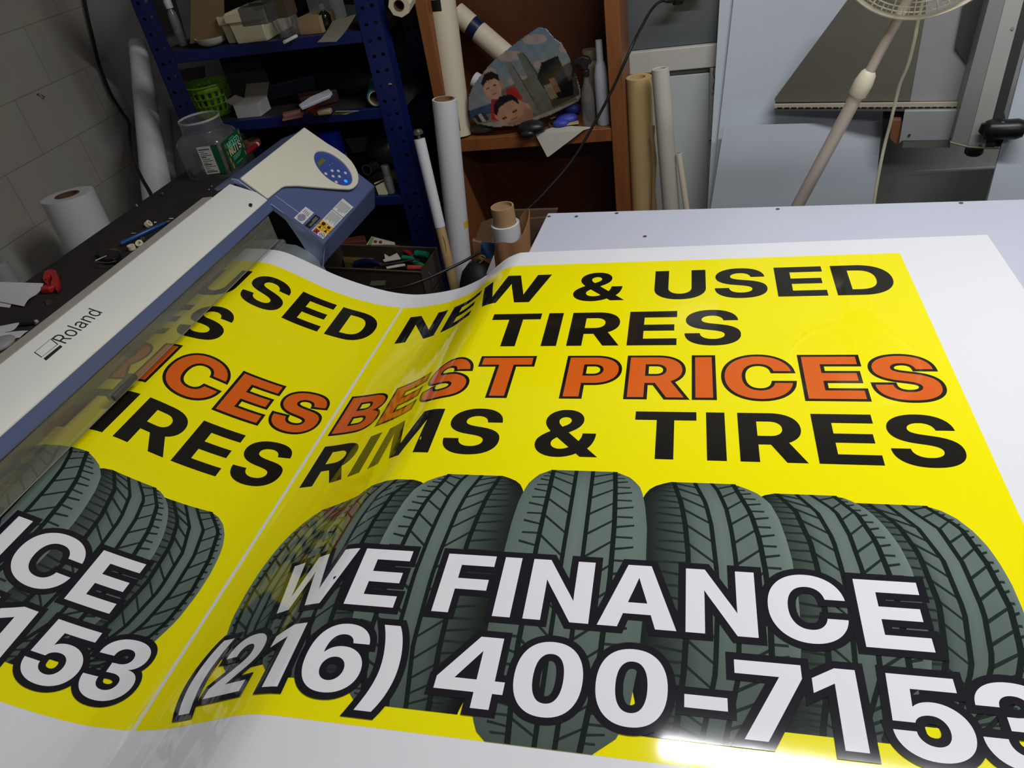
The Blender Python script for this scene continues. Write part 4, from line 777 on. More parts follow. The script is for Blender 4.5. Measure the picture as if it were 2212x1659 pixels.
for i, (px, py, lab) in enumerate(((336, 482, 'tiny screw beside the top of the blue pen'), (292, 505, 'tiny screw at the wall side of the blue pen'), (340, 496, 'tiny screw between the blue pen and the printer'), (288, 520, 'tiny screw near the bottom of the blue pen'), (296, 445, 'tiny screw alone near the back edge of the bench'), (351, 419, 'tiny screw near the far end of the bench'), (374, 473, 'tiny screw right against the printer lip'))):
    p = AZ(px, py, ZB); d = V((random.uniform(-1, 1), random.uniform(-1, 1), 0.3)).normalized()
    k = MB(); k.cyl(p + V((0, 0, 0.002)), p + V((0, 0, 0.002)) + d * 0.010, 0.0015, seg=8); k.cyl(p + V((0, 0, 0.002)) - d * 0.0015, p + V((0, 0, 0.002)), 0.0032, seg=10); single('screw', k, MATS['steel'], lab, 'screw', 'loose screws on the bench')
cl = thing('binder_clip', 'black metal clip with wire arms lying on the bench by the printer', 'clip', AZ(235, 560, ZB))
def z4(L, z): return [AZ(x / 3.998, 380 + y / 3.998, z) for x, y in L]
obj('body', plate(MB(), z4([(845, 690), (930, 680), (1050, 690), (1060, 720), (1010, 765), (930, 770), (880, 735)], ZB), [], (0, 0, 1), 0.018), M_black, cl, bevel=0.003)
k = MB(); k.path(z4([(1000, 735), (930, 750), (825, 738), (850, 720), (920, 690)], ZB + 0.019), 0.0016, 6, 4); obj('wire_arm', k, mat('dull_steel', (120, 118, 108), 0.4, metal=0.8), cl)
single('leather_scrap', plate(MB(), z4([(945, 655), (1000, 645), (1045, 662), (1030, 690), (960, 690)], ZB), [], (0, 0, 1), 0.008), mat('rust_brown', (92, 58, 38), 0.7), 'rust brown scrap on the bench above the binder clip', 'scrap')

# ------------------------------------------------------------------ generic builders
def roll(name, label, cat, p0, p1, r, m, core=None, rc=None, group=None, core_out=0.0, r1=None, proud=0.002):
    """a roll of sheet material standing from p0 to p1: wound body with an open cardboard core"""
    p0, p1 = V(p0), V(p1); d = (p1 - p0).normalized(); rc = rc or r * 0.5
    t = thing(name, label, cat, p0, group)
    h = (p1 - p0).length; k = MB(); r1 = r1 or r
    k.lathe([(rc, 0), (r, 0), (r1, h), (rc + (r1 - rc) * 0.72, h + 0.0012), (rc + (r1 - rc) * 0.45, h - 0.001), (rc + 0.001, h), (rc + 0.001, h * 0.6), (rc, 0)], p0, d, 40, caps=False)
    obj('wound_sheet', k, m, t, smooth=40)
    if core:
        k = MB(); k.pipe(p0 - d * 0.002, p1 + d * (proud + core_out), rc, rc * 0.86, 32); obj('core', k, core, t, smooth=40)
    return t
def box3(k, p0, p1, dep, h, off=(0, 0, 0), back=(0, 1, 0)):
    """box whose lower front edge runs p0-p1"""
    p0, p1 = V(p0), V(p1); e = (p1 - p0); b = V(back); b = (b - e * b.dot(e) / e.length_squared).normalized() * dep
    k.prism([p0, p1, p1 + b, p0 + b], (off[0], off[1], h)); return k
M_core = mat('brown_card_core', (134, 100, 66), 0.8, var=0.08, scale=20)
M_roll_w = mat('roll_white', (206, 206, 210), 0.55, var=0.02)
M_roll_c = mat('roll_cream', (206, 196, 172), 0.6, var=0.05, scale=5)
M_steelb = mat('rack_blue', (15, 28, 88), 0.45, var=0.10, scale=10)
M_bottle = glassy('clear_plastic', (196, 196, 194), 0.88, 0.05, 0.12, 0.7)

# ------------------------------------------------------------------ left corner: rolls standing behind the bench
p1 = AX(145, 421, -2.04); rr = PXM(p1, 54)
roll('vinyl_roll', 'thick white roll with open brown core standing behind the bench', 'roll', (p1.x + 0.02, p1.y - 0.06, 0), p1, rr, M_roll_w, mat('dark_core', (96, 66, 44), 0.8), rr * 0.46)
pt, pb = AX(297, 90, -2.10), AX(338, 405, -2.03)
dd = (pb - pt); p0 = pt + dd * (pt.z / -dd.z)
k = MB(); k.lathe([(0.060, 0), (0.056, (p0 - pb).length), (0.033, (p0 - pt).length - 0.01), (0.029, (p0 - pt).length)], p0, pt - p0, 36); 
single('paper_roll', k, M_roll_w, 'tall white conical roll leaning in the corner beside the blue rack', 'roll', smooth=40)
pt2, pb2 = AX(342, 235, -2.20), AX(358, 395, -2.18)
dd = pb2 - pt2; p0 = pt2 + dd * (pt2.z / -dd.z)
k = MB(); k.cyl(p0, pt2, 0.045); single('paper_roll', k, mat('roll_grey_white', (178, 178, 182), 0.6), 'thinner greyish roll mostly hidden behind the tall conical roll', 'roll', smooth=40)
p1 = AX(-6, 575, -2.1); k = MB(); 
rr = PXM(p1, 22); k.lathe([(rr, 0), (rr, p1.z), (rr * 0.9, p1.z + 0.01)], (p1.x, p1.y, 0), (0, 0, 1), 32); single('paper_roll', k, mat('roll_grey', (150, 148, 146), 0.6), 'grey roll cut off by the left edge of the picture', 'roll', smooth=40)
cb = [AX(x, y, (-2.345, -2.345, -2.345, -2.345, -2.345, -2.33, -2.25, -2.15, -2.02, -1.92, -1.86, -1.82)[i]) for i, (x, y) in enumerate(((178, -30), (186, 20), (200, 80), (213, 135), (238, 200), (262, 240), (278, 265), (280, 300), (289, 345), (306, 385), (326, 420), (345, 470)))]
k = MB(); k.path(cb, 0.0065, 8, 5); single('power_cable', k, mat('cable_black', (16, 16, 17), 0.5), 'thick black cable hanging down the left block wall', 'cable')
p = AX(79, 205, XL); k = MB(); k.path([p, p + V((0.012, 0.004, 0.002)), p + V((0.016, 0.012, -0.012)), p + V((0.01, 0.02, -0.014))], 0.0022, 6, 3); single('wall_hook', k, MATS['dull_steel'], 'small bent hook in a joint of the left block wall', 'hook')

# ------------------------------------------------------------------ blue steel rack
YR = 2.42
rack = thing('steel_rack', 'dark blue perforated steel rack crowded with clutter behind the printer', 'rack', (-1.35, 2.6, 0))
def post(xa, xb, y, z1, side, face=(0, -1, 0), holes=True):
    """perforated angle post, front face xa..xb, side flange going back at 'side'"""
    k = MB(); xm = abs(xb - xa); hs = []
    if holes:
        z = 0.25
        while z < z1 - 0.04:
            for u in (0.3, 0.72):
                cx_ = xa + (xb - xa) * u; hs.append([(cx_ + 0.0075 * math.cos(2 * PI * q / 10), y, z + (0.004 if u > 0.5 else 0) + 0.006 * math.sin(2 * PI * q / 10)) for q in range(10)])
            z += 0.0485
    plate(k, [(xa, y, 0), (xb, y, 0), (xb, y, z1), (xa, y, z1)], hs, (0, 1, 0), 0.0025)
    sx = side; k.box(sx - 0.0012, sx + 0.0012, y, y + 0.05, 0, z1)
    return obj('post', k, M_steelb, rack, smooth=30)
xr0, xr1 = AY(763, 0, YR).x, AY(815, 0, YR).x
xl0, xl1 = AY(282, 0, YR).x, AY(326, 0, YR).x
post(xr0, xr1, YR, 2.0, xr1); post(xl0, xl1, YR, 2.0, xl0)
post(AY(858, 0, 2.80).x, AY(893, 0, 2.80).x, 2.80, 2.0, AY(893, 0, 2.80).x); post(xl0, xl0 + 0.05, 2.80, 2.0, xl0, holes=True)
ZS = [AY(785, 92.5, YR).z + 0.036, AY(812, 258, YR).z + 0.036, AY(845, 443, YR).z + 0.034, 0.40]
M_deck = mat('rack_deck', (40, 36, 32), 0.85, var=0.2, scale=12)
for z in ZS + [1.62]:
    k = MB(); k.box(xl1 - 0.03, xr0 + 0.03, YR + 0.004, YR + 0.03, z - 0.036, z - 0.0005); obj('shelf_beam', k, M_steelb, rack, bevel=0.002)
    k = MB(); k.box(xl0 + 0.004, xr1 - 0.004, YR + 0.03, 2.795, z - 0.016, z - 0.001); obj('shelf_deck', k, M_deck, rack)
k = MB(); k.box(xl0, xr1, 2.815, 2.822, 0.1, 2.0); obj('back_panel', k, mat('rack_back_shade', (34, 32, 30), 0.9), rack)  # dark sheet added behind the shelves, its colour standing for shade on the wall
Z1, Z2, Z3, Z4 = ZS

# ---- top visible shelf
M_kraft = mat('tan_card', (128, 106, 74), 0.8, var=0.06)
def card(name, px, y0, y1, label, m, th=0.004, cat='cardboard'):
    """sheet leaning: px corner list, depth y0 at the bottom, y1 at the top"""
    ys = [p[1] for p in px]; lo, hi = max(ys), min(ys)
    P = [AY(x, y, y0 + (y1 - y0) * (lo - y) / (lo - hi)) for x, y in px]
    n = (P[1] - P[0]).cross(P[2] - P[0]).normalized(); 
    if n.y < 0: n = -n
    k = MB(); k.prism(P, n * th); return single(name, k, m, label, cat)
bw = thing('white_bowl', 'white plastic dish below the hanging tan strip on the top rack shelf', 'bowl', AZ(455, 128, Z1))
p = AY(456, 131, YR); k = MB(); k.lathe([(0.015, 0), (0.034, 0.003), (0.050, 0.014), (0.057, 0.030), (0.055, 0.030), (0.048, 0.015), (0.033, 0.006), (0.0, 0.005)], (p.x, YR + 0.052, Z1), (0, 0, 1), 32, caps=False); obj('dish', k, mat('dish_white', (190, 188, 176), 0.4), bw, smooth=60)
S1 = [AY(x, y, YR + 0.035) for x, y in ((413, -45), (478, -45), (490, 104), (482, 115), (450, 117), (414, 103))]
S1 = [p if p.z > Z1 + 0.016 else V((p.x, p.y, Z1 + 0.016)) for p in S1]
k = MB(); k.prism(S1, (0, 0.012, 0)); single('card_strip', k, M_kraft, 'tan card strip standing upright in the white dish on the rack', 'cardboard')
def onz(px, py, z, ymin):
    p = AZ(px, py, z)
    if p.y < ymin: p = AY(px, py, ymin); p.z = z
    return p
def bottle(name, label, px, z, hpx, wpx, m, cap_m, prof=None, capw=0.5, caph=0.18, ymin=None, cat='bottle', group=None, tilt=(0, 0, 0)):
    b = onz(px[0], px[1], z, ymin or 0)
    b.z += 0.0015; h = PXM(b, hpx) * 1.12; r = PXM(b, wpx) / 2
    t = thing(name, label, cat, b, group); d = V((tilt[0], tilt[1], 1)).normalized()
    prof = prof or [(0.9, 0), (1, 0.03), (1, 0.62), (0.85, 0.72), (0.45, 0.80), (0.42, 1 - caph)]
    k = MB(); k.lathe([(r * a, h * c) for a, c in prof], b, d, 24); obj('bottle_body', k, m, t, smooth=50)
    if cap_m:
        k = MB(); top = prof[-1][1]; k.lathe([(r * capw, h * top), (r * capw, h * 0.985), (r * capw * 0.9, h)], b, d, 20); obj('cap', k, cap_m, t, smooth=50)
    return t
bottle('bottle', 'translucent bottle with white cap left of the tan strip on the rack', (410, 130), Z1, 80, 20, glassy('milky_plastic', (150, 158, 158), 0.5, 0.2, 0.6), mat('cap_white', (205, 203, 196), 0.5), capw=0.8, ymin=YR + 0.1)
M_tub = mat('tub_cream', (196, 188, 158), 0.5, var=0.04)
def tub(name, label, pxa, pxb, h, dep, ymin, y_rot=0):
    a, b = onz(*pxa, Z1, ymin), onz(*pxb, Z1, ymin)
    t = thing(name, label, 'tub', (a + b) / 2); e = b - a; bk = V((-e.y, e.x, 0)).normalized() * dep
    g = 0.012
    lo = [a, b, b + bk, a + bk]; ctr = sum(lo, V()) / 4
    up = [p + (p - ctr).normalized() * g + V((0, 0, h)) for p in lo]; inn = [p + (ctr - p).normalized() * 0.008 for p in up]; fl = [p + (ctr - p).normalized() * 0.008 + V((0, 0, 0.006)) for p in lo]
    k = MB(); V4 = lambda L: [k.bm.verts.new(p) for p in L]
    A_, B_, C_, D_ = V4(lo), V4(up), V4(inn), V4(fl)
    for X_, Y_ in ((A_, B_), (B_, C_), (C_, D_)):
        for i in range(4): k.bm.faces.new((X_[i], X_[(i + 1) % 4], Y_[(i + 1) % 4], Y_[i]))
    k.bm.faces.new(A_[::-1]); k.bm.faces.new(D_)
    obj('tub_body', k, M_tub, t, bevel=0.005)
    rim = MB(); ro = [p + (p - ctr).normalized() * 0.007 + V((0, 0, -0.02)) for p in up]
    for i in range(4):
        j = (i + 1) % 4; rim.prism([up[i] + V((0, 0, -0.022)), up[j] + V((0, 0, -0.022)), ro[j] + V((0, 0, -0.002)), ro[i] + V((0, 0, -0.002))], (0, 0, 0.024))
    obj('rim', rim, M_tub, t)
    return t, ctr
tub('plastic_tub', 'front cream plastic tub on the top rack shelf', (522, 120), (585, 110), 0.088, 0.20, YR + 0.012)
tub('plastic_tub', 'second cream tub squeezed behind the tan strip and the front tub', (503, 119), (519, 118), 0.082, 0.19, YR + 0.035)
p = AZ(540, 62, Z1 + 0.09); k = MB(); k.prism([p + V(q) for q in ((-0.045, 0.04, 0), (0.04, 0.04, 0), (0.045, 0.11, 0), (-0.04, 0.11, 0))], (0, 0, 0.05)); single('clear_case', k, glassy('clear_case', (110, 112, 114), 0.55, 0.05, 0.25, 0.9), 'small clear plastic case on top of the front cream tub', 'case', bevel=0.003)
p = AZ(585, 50, Z1 + 0.09); k = MB(); k.prism([p + V(q) for q in ((-0.04, 0.06, 0), (0.03, 0.06, 0), (0.03, 0.13, 0), (-0.04, 0.13, 0))], (0, 0, 0.055)); single('small_box', k, mat('brown_box', (66, 52, 40), 0.7), 'small brown box on the cream tub beside the clear case', 'box')
M_dkcap = mat('cap_black', (14, 14, 15), 0.4)
BP = [(0.9, 0), (1, 0.03), (1, 0.58), (0.8, 0.70), (0.38, 0.80), (0.36, 0.84)]
bottle('glass_bottle', 'left of two clear bottles with black caps on the rack', (624, 95), Z1, 56, 27, M_bottle, M_dkcap, BP, 0.46, 0.16, YR + 0.04, group='clear black capped bottles')
bottle('glass_bottle', 'right of two clear bottles with black caps on the rack', (645, 92), Z1, 56, 27, M_bottle, M_dkcap, BP, 0.46, 0.16, YR + 0.06, group='clear black capped bottles')
a, b = AZ(591, 108, Z1 + 0.005), AZ(614, 91, Z1 + 0.005); a.y = YR + 0.012; k = MB(); k.cyl(a, b, 0.0055, seg=10); single('white_stick', k, mat('cap_white', (205, 203, 196), 0.5), 'short white plastic stick beside the two clear bottles', 'stick')
k = MB(); box3(k, AZ(650, 75, Z1), AZ(697, 71, Z1), 0.10, 0.05); single('paper_wallet', k, mat('manila', (150, 128, 92), 0.8, var=0.12), 'tan paper wallet behind the clear bottles', 'envelope')
k = MB(); box3(k, AZ(676, 52, Z1), AZ(722, 48, Z1), 0.09, 0.10); wb = single('white_box', k, mat('box_white', (150, 150, 152), 0.7), 'white printed box at the back of the top shelf', 'box')
bottle('dark_bottle', 'dark round bottle with a bulb shaped top in front of the white box', (711, 74), Z1, 46, 26, mat('dark_liquid', (20, 20, 18), 0.15), M_bottle, [(0.9, 0), (1, 0.05), (1, 0.5), (0.8, 0.62), (0.4, 0.7), (0.38, 0.74)], 0.5, 0.2, YR + 0.08)
pk = [AZ(685, 91, Z1 + 0.004), AZ(726, 90, Z1 + 0.004), AZ(772, 46, Z1 + 0.05), AZ(722, 60, Z1 + 0.03)]
k = MB(); k.sheet(lambda i, j: (pk[0] * (1 - i) + pk[1] * i) * (1 - j) + (pk[3] * (1 - i) + pk[2] * i) * j + V((0, 0, 0.02 * j * j)), 8, 8, 0.001); single('paper_sheet', k, mat('grey_paper', (132, 126, 112), 0.8), 'curled grey paper at the front right of the top shelf', 'paper', smooth=60)
k = MB(); box3(k, AZ(560, 45, Z1), AZ(640, 25, Z1), 0.10, 0.07); single('dark_bundle', k, mat('dark_bundle', (60, 54, 44), 0.85, var=0.3, scale=20), 'dark bundle of papers at the back of the top shelf', 'bundle', bevel=0.01)
card('grey_board', [(742, 92), (775, 88), (768, 10), (735, 10)], YR + 0.24, YR + 0.32, 'dark grey board leaning at the right end of the top shelf', mat('board_darkgrey', (62, 66, 64), 0.7))
card('grey_board', [(340, 100), (410, 110), (372, -20), (322, -20)], YR + 0.22, YR + 0.34, 'grey board leaning at the left end of the top shelf', mat('board_grey2', (76, 74, 68), 0.8))

# ---- middle shelf
gb = thing('green_basket', 'green slotted plastic basket on the middle rack shelf', 'basket', AZ(465, 255, Z2))
c = onz(470, 253, Z2, YR + 0.115); c.z += 0.001
h, rt, rb = 0.112, 0.078, 0.060
k = MB(); seg = 36
def rad_(z): return rb + (rt - rb) * z / h
rows_ = [0, 0.020, 0.040, 0.046, 0.066, 0.072, 0.090, h]
R = [[k.bm.verts.new(c + V((rad_(z) * math.cos(2 * PI * q / seg), rad_(z) * math.sin(2 * PI * q / seg), z))) for q in range(seg)] for z in rows_]
for i in range(len(rows_) - 1):
    for q in range(seg):
        if i in (1, 3, 5) and q % 2 == 0: continue
        k.bm.faces.new((R[i][q], R[i][(q + 1) % seg], R[i + 1][(q + 1) % seg], R[i + 1][q]))
k.bm.faces.new(R[0][::-1])
bo = obj('slotted_wall', k, mat('basket_green', (104, 150, 32), 0.4), gb, smooth=50); so = bo.modifiers.new('solid', 'SOLIDIFY'); so.thickness = 0.0022
k = MB(); k.lathe([(rt - 0.002, h - 0.004), (rt + 0.006, h - 0.002), (rt + 0.006, h + 0.003), (rt - 0.002, h + 0.003), (rt - 0.002, h - 0.004)], c, (0, 0, 1), 36, caps=False); obj('rim', k, mat('basket_green', (104, 150, 32), 0.4), gb, smooth=50)
wb = thing('white_carton', 'small open white carton beside the green basket', 'box', AZ(540, 272, Z2))
a, b = onz(520, 273, Z2, YR + 0.034), onz(566, 259, Z2, YR + 0.034)
k = MB(); box3(k, a, b, 0.085, 0.045); obj('carton_body', k, mat('carton_white', (196, 193, 188), 0.7), wb)
k = MB(); k.prism([a + V((0, 0.085, 0.045)), b + V((0, 0.085, 0.045)), b + V((0.004, 0.125, 0.085)), a + V((0.004, 0.125, 0.085))], (0, 0.002, -0.001)); obj('flap', k, mat('carton_grey', (140, 134, 124), 0.8), wb)
k = MB(); k.prism([a + V((0, 0, 0.045)), a + V((0, 0.085, 0.045)), a + V((-0.03, 0.085, 0.06)), a + V((-0.03, 0.005, 0.06))], (0.001, 0, 0.002)); obj('flap', k, mat('carton_grey', (140, 134, 124), 0.8), wb)
M_dkcard = mat('dark_card', (62, 58, 50), 0.85, var=0.08)
card('card_sheet', [(502, 210), (590, 195), (560, 128), (480, 138)], YR + 0.19, YR + 0.27, 'large dark card sheet leaning behind the white carton', M_dkcard)
card('card_sheet', [(400, 245), (452, 235), (440, 142), (378, 152)], YR + 0.22, YR + 0.30, 'dark card sheet leaning behind the green basket', mat('dark_card2', (74, 66, 54), 0.85))
k = MB(); box3(k, AZ(556, 228, Z2), AZ(690, 195, Z2), 0.10, 0.062); single('navy_case', k, mat('navy_case', (24, 30, 52), 0.5), 'long navy case lying along the middle rack shelf', 'case', bevel=0.008)
a, b = AZ(650, 236, Z2 + 0.045), AZ(717, 202, Z2 + 0.065)
cs = MB(); e = (b - a).normalized(); sd = V((-e.y, e.x, 0.25)).normalized(); up = e.cross(sd).normalized()
if up.z < 0: up = -up
cs.prism([a - sd * 0.012, a + e * (b - a).length * 0.85 - sd * 0.024, b - sd * 0.01, b + sd * 0.016, a + e * 0.05 + sd * 0.024, a + sd * 0.012], up * 0.012)
single('white_gadget', cs, mat('gadget_white', (176, 180, 190), 0.3), 'glossy white gadget lying across the clutter on the middle shelf', 'gadget', bevel=0.003)
k = MB(); box3(k, AZ(655, 240, Z2), AZ(735, 220, Z2), 0.07, 0.045); single('maroon_box', k, mat('maroon', (52, 26, 26), 0.6), 'dark maroon box under the white gadget', 'box', bevel=0.004)
k = MB(); k.ball(AZ(745, 225, Z2) + V((0, 0.12, 0.038)), (0.075, 0.06, 0.035)); single('black_cloth', k, mat('black_cloth', (20, 20, 22), 0.9, bump=0.4, bscale=30), 'black cloth bundle at the right of the middle shelf', 'cloth')
k = MB(); box3(k, AZ(610, 263, Z2), AZ(655, 254, Z2), 0.04, 0.006); box3(k, AZ(612, 260, Z2) + V((0, 0.006, 0.006)), AZ(650, 252, Z2) + V((0, 0.006, 0.006)), 0.03, 0.012); pb = single('eraser_block', k, mat('eraser_pink', (130, 88, 80), 0.6), 'pinkish block with pale edge near the front of the middle shelf', 'block', bevel=0.002)
k = MB(); box3(k, AZ(686, 252, Z2), AZ(716, 248, Z2), 0.03, 0.018); single('beige_remote', k, mat('beige', (150, 134, 108), 0.5), 'small beige plastic piece at the front of the middle shelf', 'remote', bevel=0.006)
pk = [AZ(718, 249, Z2 + 0.003), AZ(745, 247, Z2 + 0.003), AZ(775, 240, Z2 + 0.006), AZ(725, 241, Z2 + 0.02)]
k = MB(); k.sheet(lambda i, j: (pk[0] * (1 - i) + pk[1] * i) * (1 - j) + (pk[3] * (1 - i) + pk[2] * i) * j, 6, 4, 0.002); single('folded_leaflet', k, mat('leaflet_green', (150, 152, 96), 0.7), 'pale green folded leaflet at the front of the middle shelf', 'leaflet')
pk = [AZ(664, 245, Z2 + 0.004), AZ(690, 244, Z2 + 0.004), AZ(705, 228, Z2 + 0.02), AZ(656, 232, Z2 + 0.025)]
k = MB(); k.sheet(lambda i, j: (pk[0] * (1 - i) + pk[1] * i) * (1 - j) + (pk[3] * (1 - i) + pk[2] * i) * j + V((0, 0, 0.01 * math.sin(8 * i + 4 * j))), 8, 6, 0.002); single('red_wrapper', k, mat('wrapper_red', (130, 34, 26), 0.5), 'crumpled red wrapper on the middle shelf', 'wrapper', smooth=60)
a = AZ(797, 250, Z2); a = V((a.x, YR + 0.02, Z2 + 0.030)); b = a + V((0.02, 0.16, 0.002))
b = V((AY(818, 205, YR + 0.17).x, YR + 0.17, Z2 + 0.031))
roll('tape_roll', 'turquoise roll with a cream core poking out of the middle shelf', 'roll', b, a, 0.030, mat('turquoise', (26, 118, 138), 0.4), mat('core_cream', (196, 174, 140), 0.7), 0.025, proud=0.004)
roll('end_roll', 'cream roll end visible between the front and rear posts of the rack', 'roll', V((AY(848, 164, 2.72).x, 2.76, AY(850, 165, 2.72).z)), AY(840, 162, 2.60), 0.033, mat('teal_dark', (20, 80, 84), 0.5), mat('core_cream', (196, 174, 140), 0.7), 0.033)

# ---- third shelf
c = AZ(742, 395, Z3); bottle('spray_can', 'white spray can with bright blue cap on the lower rack shelf', (742, 392), Z3, 98, 46, mat('can_white', (158, 162, 172), 0.4), mat('cap_blue', (34, 56, 220), 0.35), [(0.95, 0), (1, 0.02), (1, 0.52), (0.96, 0.55)], 0.98, 0.2, YR + 0.03, cat='spray can')
jg = thing('black_jug', 'dark bulbous jug lying with its open neck towards the camera', 'jug', AZ(822, 392, Z3))
c = AZ(825, 385, Z3) + V((0, 0.12, 0.075)); k = MB(); k.ball(c, (0.085, 0.09, 0.0735)); obj('jug_body', k, mat('jug_dark', (40, 40, 38), 0.35), jg, smooth=60)
n0 = AY(793, 367, c.y - 0.115); k = MB(); k.pipe(n0 + V((0.02, 0.05, 0.0)), n0, 0.021, 0.017, 24); obj('neck', k, mat('jug_dark', (40, 40, 38), 0.35), jg); k = MB(); k.lathe([(0.017, 0), (0.022, 0), (0.022, 0.004), (0.017, 0.004), (0.017, 0)], n0, (-0.2, -1, 0.1), 24, caps=False); obj('neck_ring', k, mat('ring_grey', (90, 92, 92), 0.3), jg)
card('grey_board', [(762, 330), (850, 320), (845, 285), (745, 300)], YR + 0.28, YR + 0.34, 'grey board at the back of the lower rack shelf', mat('board_darkgrey', (62, 66, 64), 0.7))
bottle('small_bottle', 'small frosted bottle at the right end of the lower rack shelf', (849, 428), Z3, 54, 19, glassy('frosted', (150, 150, 146), 0.45, 0.25, 0.6), mat('cap_grey', (96, 96, 92), 0.5), [(0.95, 0), (1, 0.03), (1, 0.55), (0.95, 0.6), (0.95, 0.63)], 0.95, 0.3, YR + 0.035)
P_ = [AY(822, 432, YR + 0.02), AY(838, 419, YR + 0.02), AY(832, 391, YR + 0.03), AY(811, 402, YR + 0.03)]
k = MB(); k.prism(P_, (0.002, 0.004, 0)); single('note_card', k, mat('note_cream', (206, 200, 160), 0.8), 'cream note card propped against the small frosted bottle', 'card')
a, b = AY(809, 397, YR + 0.05), AY(829, 388, YR + 0.06); k = MB(); k.cyl(a, b, 0.003, seg=8); single('white_stick', k, mat('cap_white', (205, 203, 196), 0.5), 'thin white stick behind the cream note card', 'stick')

# ---- plastic jar on the bench
jz = ZB; jp = AZ(474, 368, jz)
jar = thing('plastic_jar', 'big clear square jar with green label and open mouth on the bench', 'jar', jp)
jd = PXM(jp, 53) / 0.80
jt = AY(441, 252, jp.y - 0.0).z - jz
H = jt
ang = math.radians(6)
k = MB()
def sqring(hw, z, pw=5.0, n=40):
    R = []
    for q in range(n):
        a_ = 2 * PI * q / n; c_, s_ = math.cos(a_), math.sin(a_); f = (abs(c_) ** pw + abs(s_) ** pw) ** (-1 / pw)
        x, y = hw * f * c_, hw * f * s_
        R.append(jp + V((x * math.cos(ang) - y * math.sin(ang), x * math.sin(ang) + y * math.cos(ang), z)))
    return R
hw = jd * 0.80
L_ = [sqring(hw * 0.96, 0), sqring(hw, 0.008), sqring(hw, H * 0.62), sqring(hw * 0.97, H * 0.69, 3.5), sqring(hw * 0.80, H * 0.77, 2.2), sqring(hw * 0.78, H * 0.80, 2), sqring(hw * 0.78, H, 2)]
vv_ = [[k.bm.verts.new(p) for p in R_] for R_ in L_]
for a_, b_ in zip(vv_, vv_[1:]):
    for q in range(40): k.bm.faces.new((a_[q], a_[(q + 1) % 40], b_[(q + 1) % 40], b_[q]))
k.bm.faces.new(vv_[0][::-1])
obj('jar_body', k, M_bottle, jar, smooth=50)
k = MB(); k.lathe([(hw * 0.77, H - 0.006), (hw * 0.80, H - 0.006), (hw * 0.80, H), (hw * 0.77, H), (hw * 0.77, H - 0.006)], jp, (0, 0, 1), 40, caps=False); obj('mouth_ring', k, glassy('rim_clear', (230, 230, 230), 0.5, 0.1, 0.5), jar)
k = MB(); k.lathe([(hw * 0.80, H * 0.83), (hw * 0.815, H * 0.835), (hw * 0.80, H * 0.84)], jp, (0, 0, 1), 40, caps=False); obj('thread', k, M_bottle, jar)
# label wraps two faces: green front (to the right) and white panel (to the left)
dR = V((math.cos(ang), math.sin(ang), 0)); dL = V((math.sin(ang), -math.cos(ang), 0))   # outward normals of the faces seen right / front
def jface(nrm, u, z, off=0.0012): 
    tdir = V((-nrm.y, nrm.x, 0)); return jp + nrm * (hw + off) + tdir * (hw * u) + V((0, 0, z))
M_green = mat('label_green', (22, 84, 48), 0.45)
lb = MB(); lb.prism([jface(dR, u, z, 0) for u, z in ((-0.86, H * 0.10), (0.86, H * 0.10), (0.86, H * 0.62), (-0.86, H * 0.62))], dR * 0.0012)
lb.prism([jface(dL, u, z, 0) for u, z in ((0.60, H * 0.10), (0.86, H * 0.10), (0.86, H * 0.62), (0.60, H * 0.62))], dL * 0.0012)
lab_ = obj('label', lb, M_green, jar)
tdir = V((-dR.y, dR.x, 0))
def jtext(s, z, hh, m, width):
    adv_ = sum(GLYPHS['b' + ch][0] for ch in s) * hh / 1490
    obj('lettering', text_plate(MB(), s, 'b', jface(dR, 0, z, 0.0016) - tdir * width / 2, tdir, (0, 0, 1), hh, width / adv_), m, lab_)
jtext('MIXED', H * 0.435, 0.022, mat('mint', (120, 210, 176), 0.5), hw * 1.15)
jtext('NUTS', H * 0.315, 0.026, mat('label_cream', (216, 206, 170), 0.5), hw * 1.15)
k = MB()
for i in range(3): k.face([jface(dR, u, H * (0.27 - 0.027 * i) + z, 0.0016) for u, z in ((-0.42, 0), (0.42 - 0.1 * i, 0), (0.42 - 0.1 * i, 0.0035), (-0.42, 0.0035))])
k.face([jface(dR, u, H * 0.57 + z, 0.0016) for u, z in ((-0.25, 0), (0.2, 0), (0.2, 0.003), (-0.25, 0.003))]); k.face([jface(dR, u, H * 0.13 + z, 0.0016) for u, z in ((-0.3, 0), (0.3, 0), (0.3, 0.0035), (-0.3, 0.0035))])
obj('fine_print', k, mat('mint_dull', (92, 160, 132), 0.5), lab_)
for u, z, s_ in ((-0.68, 0.52, 1), (-0.7, 0.40, 1), (0.72, 0.56, 1), (0.7, 0.44, 1), (-0.68, 0.27, 1.3), (0.72, 0.30, 1), (-0.62, 0.15, 1.4), (0.68, 0.18, 1)):
    k = MB(); p = jface(dR, u, H * z, 0.0016); k.face([p + tdir * (0.0045 * s_ * math.cos(2 * PI * q / 10)) + V((0, 0, 0.008 * s_ * math.sin(2 * PI * q / 10))) for q in range(10)])
    obj('nut_picture', k, mat('nut_tan', (170, 116, 74), 0.6), lab_)
td2 = V((-dL.y, dL.x, 0))
k = MB(); k.prism([jface(dL, u, z, 0.0002) for u, z in ((0.0, H * 0.11), (0.56, H * 0.11), (0.56, H * 0.61), (0.0, H * 0.61))], dL * 0.001)
lw = obj('facts_panel', k, mat('label_white', (198, 198, 190), 0.6), jar)
k = MB()
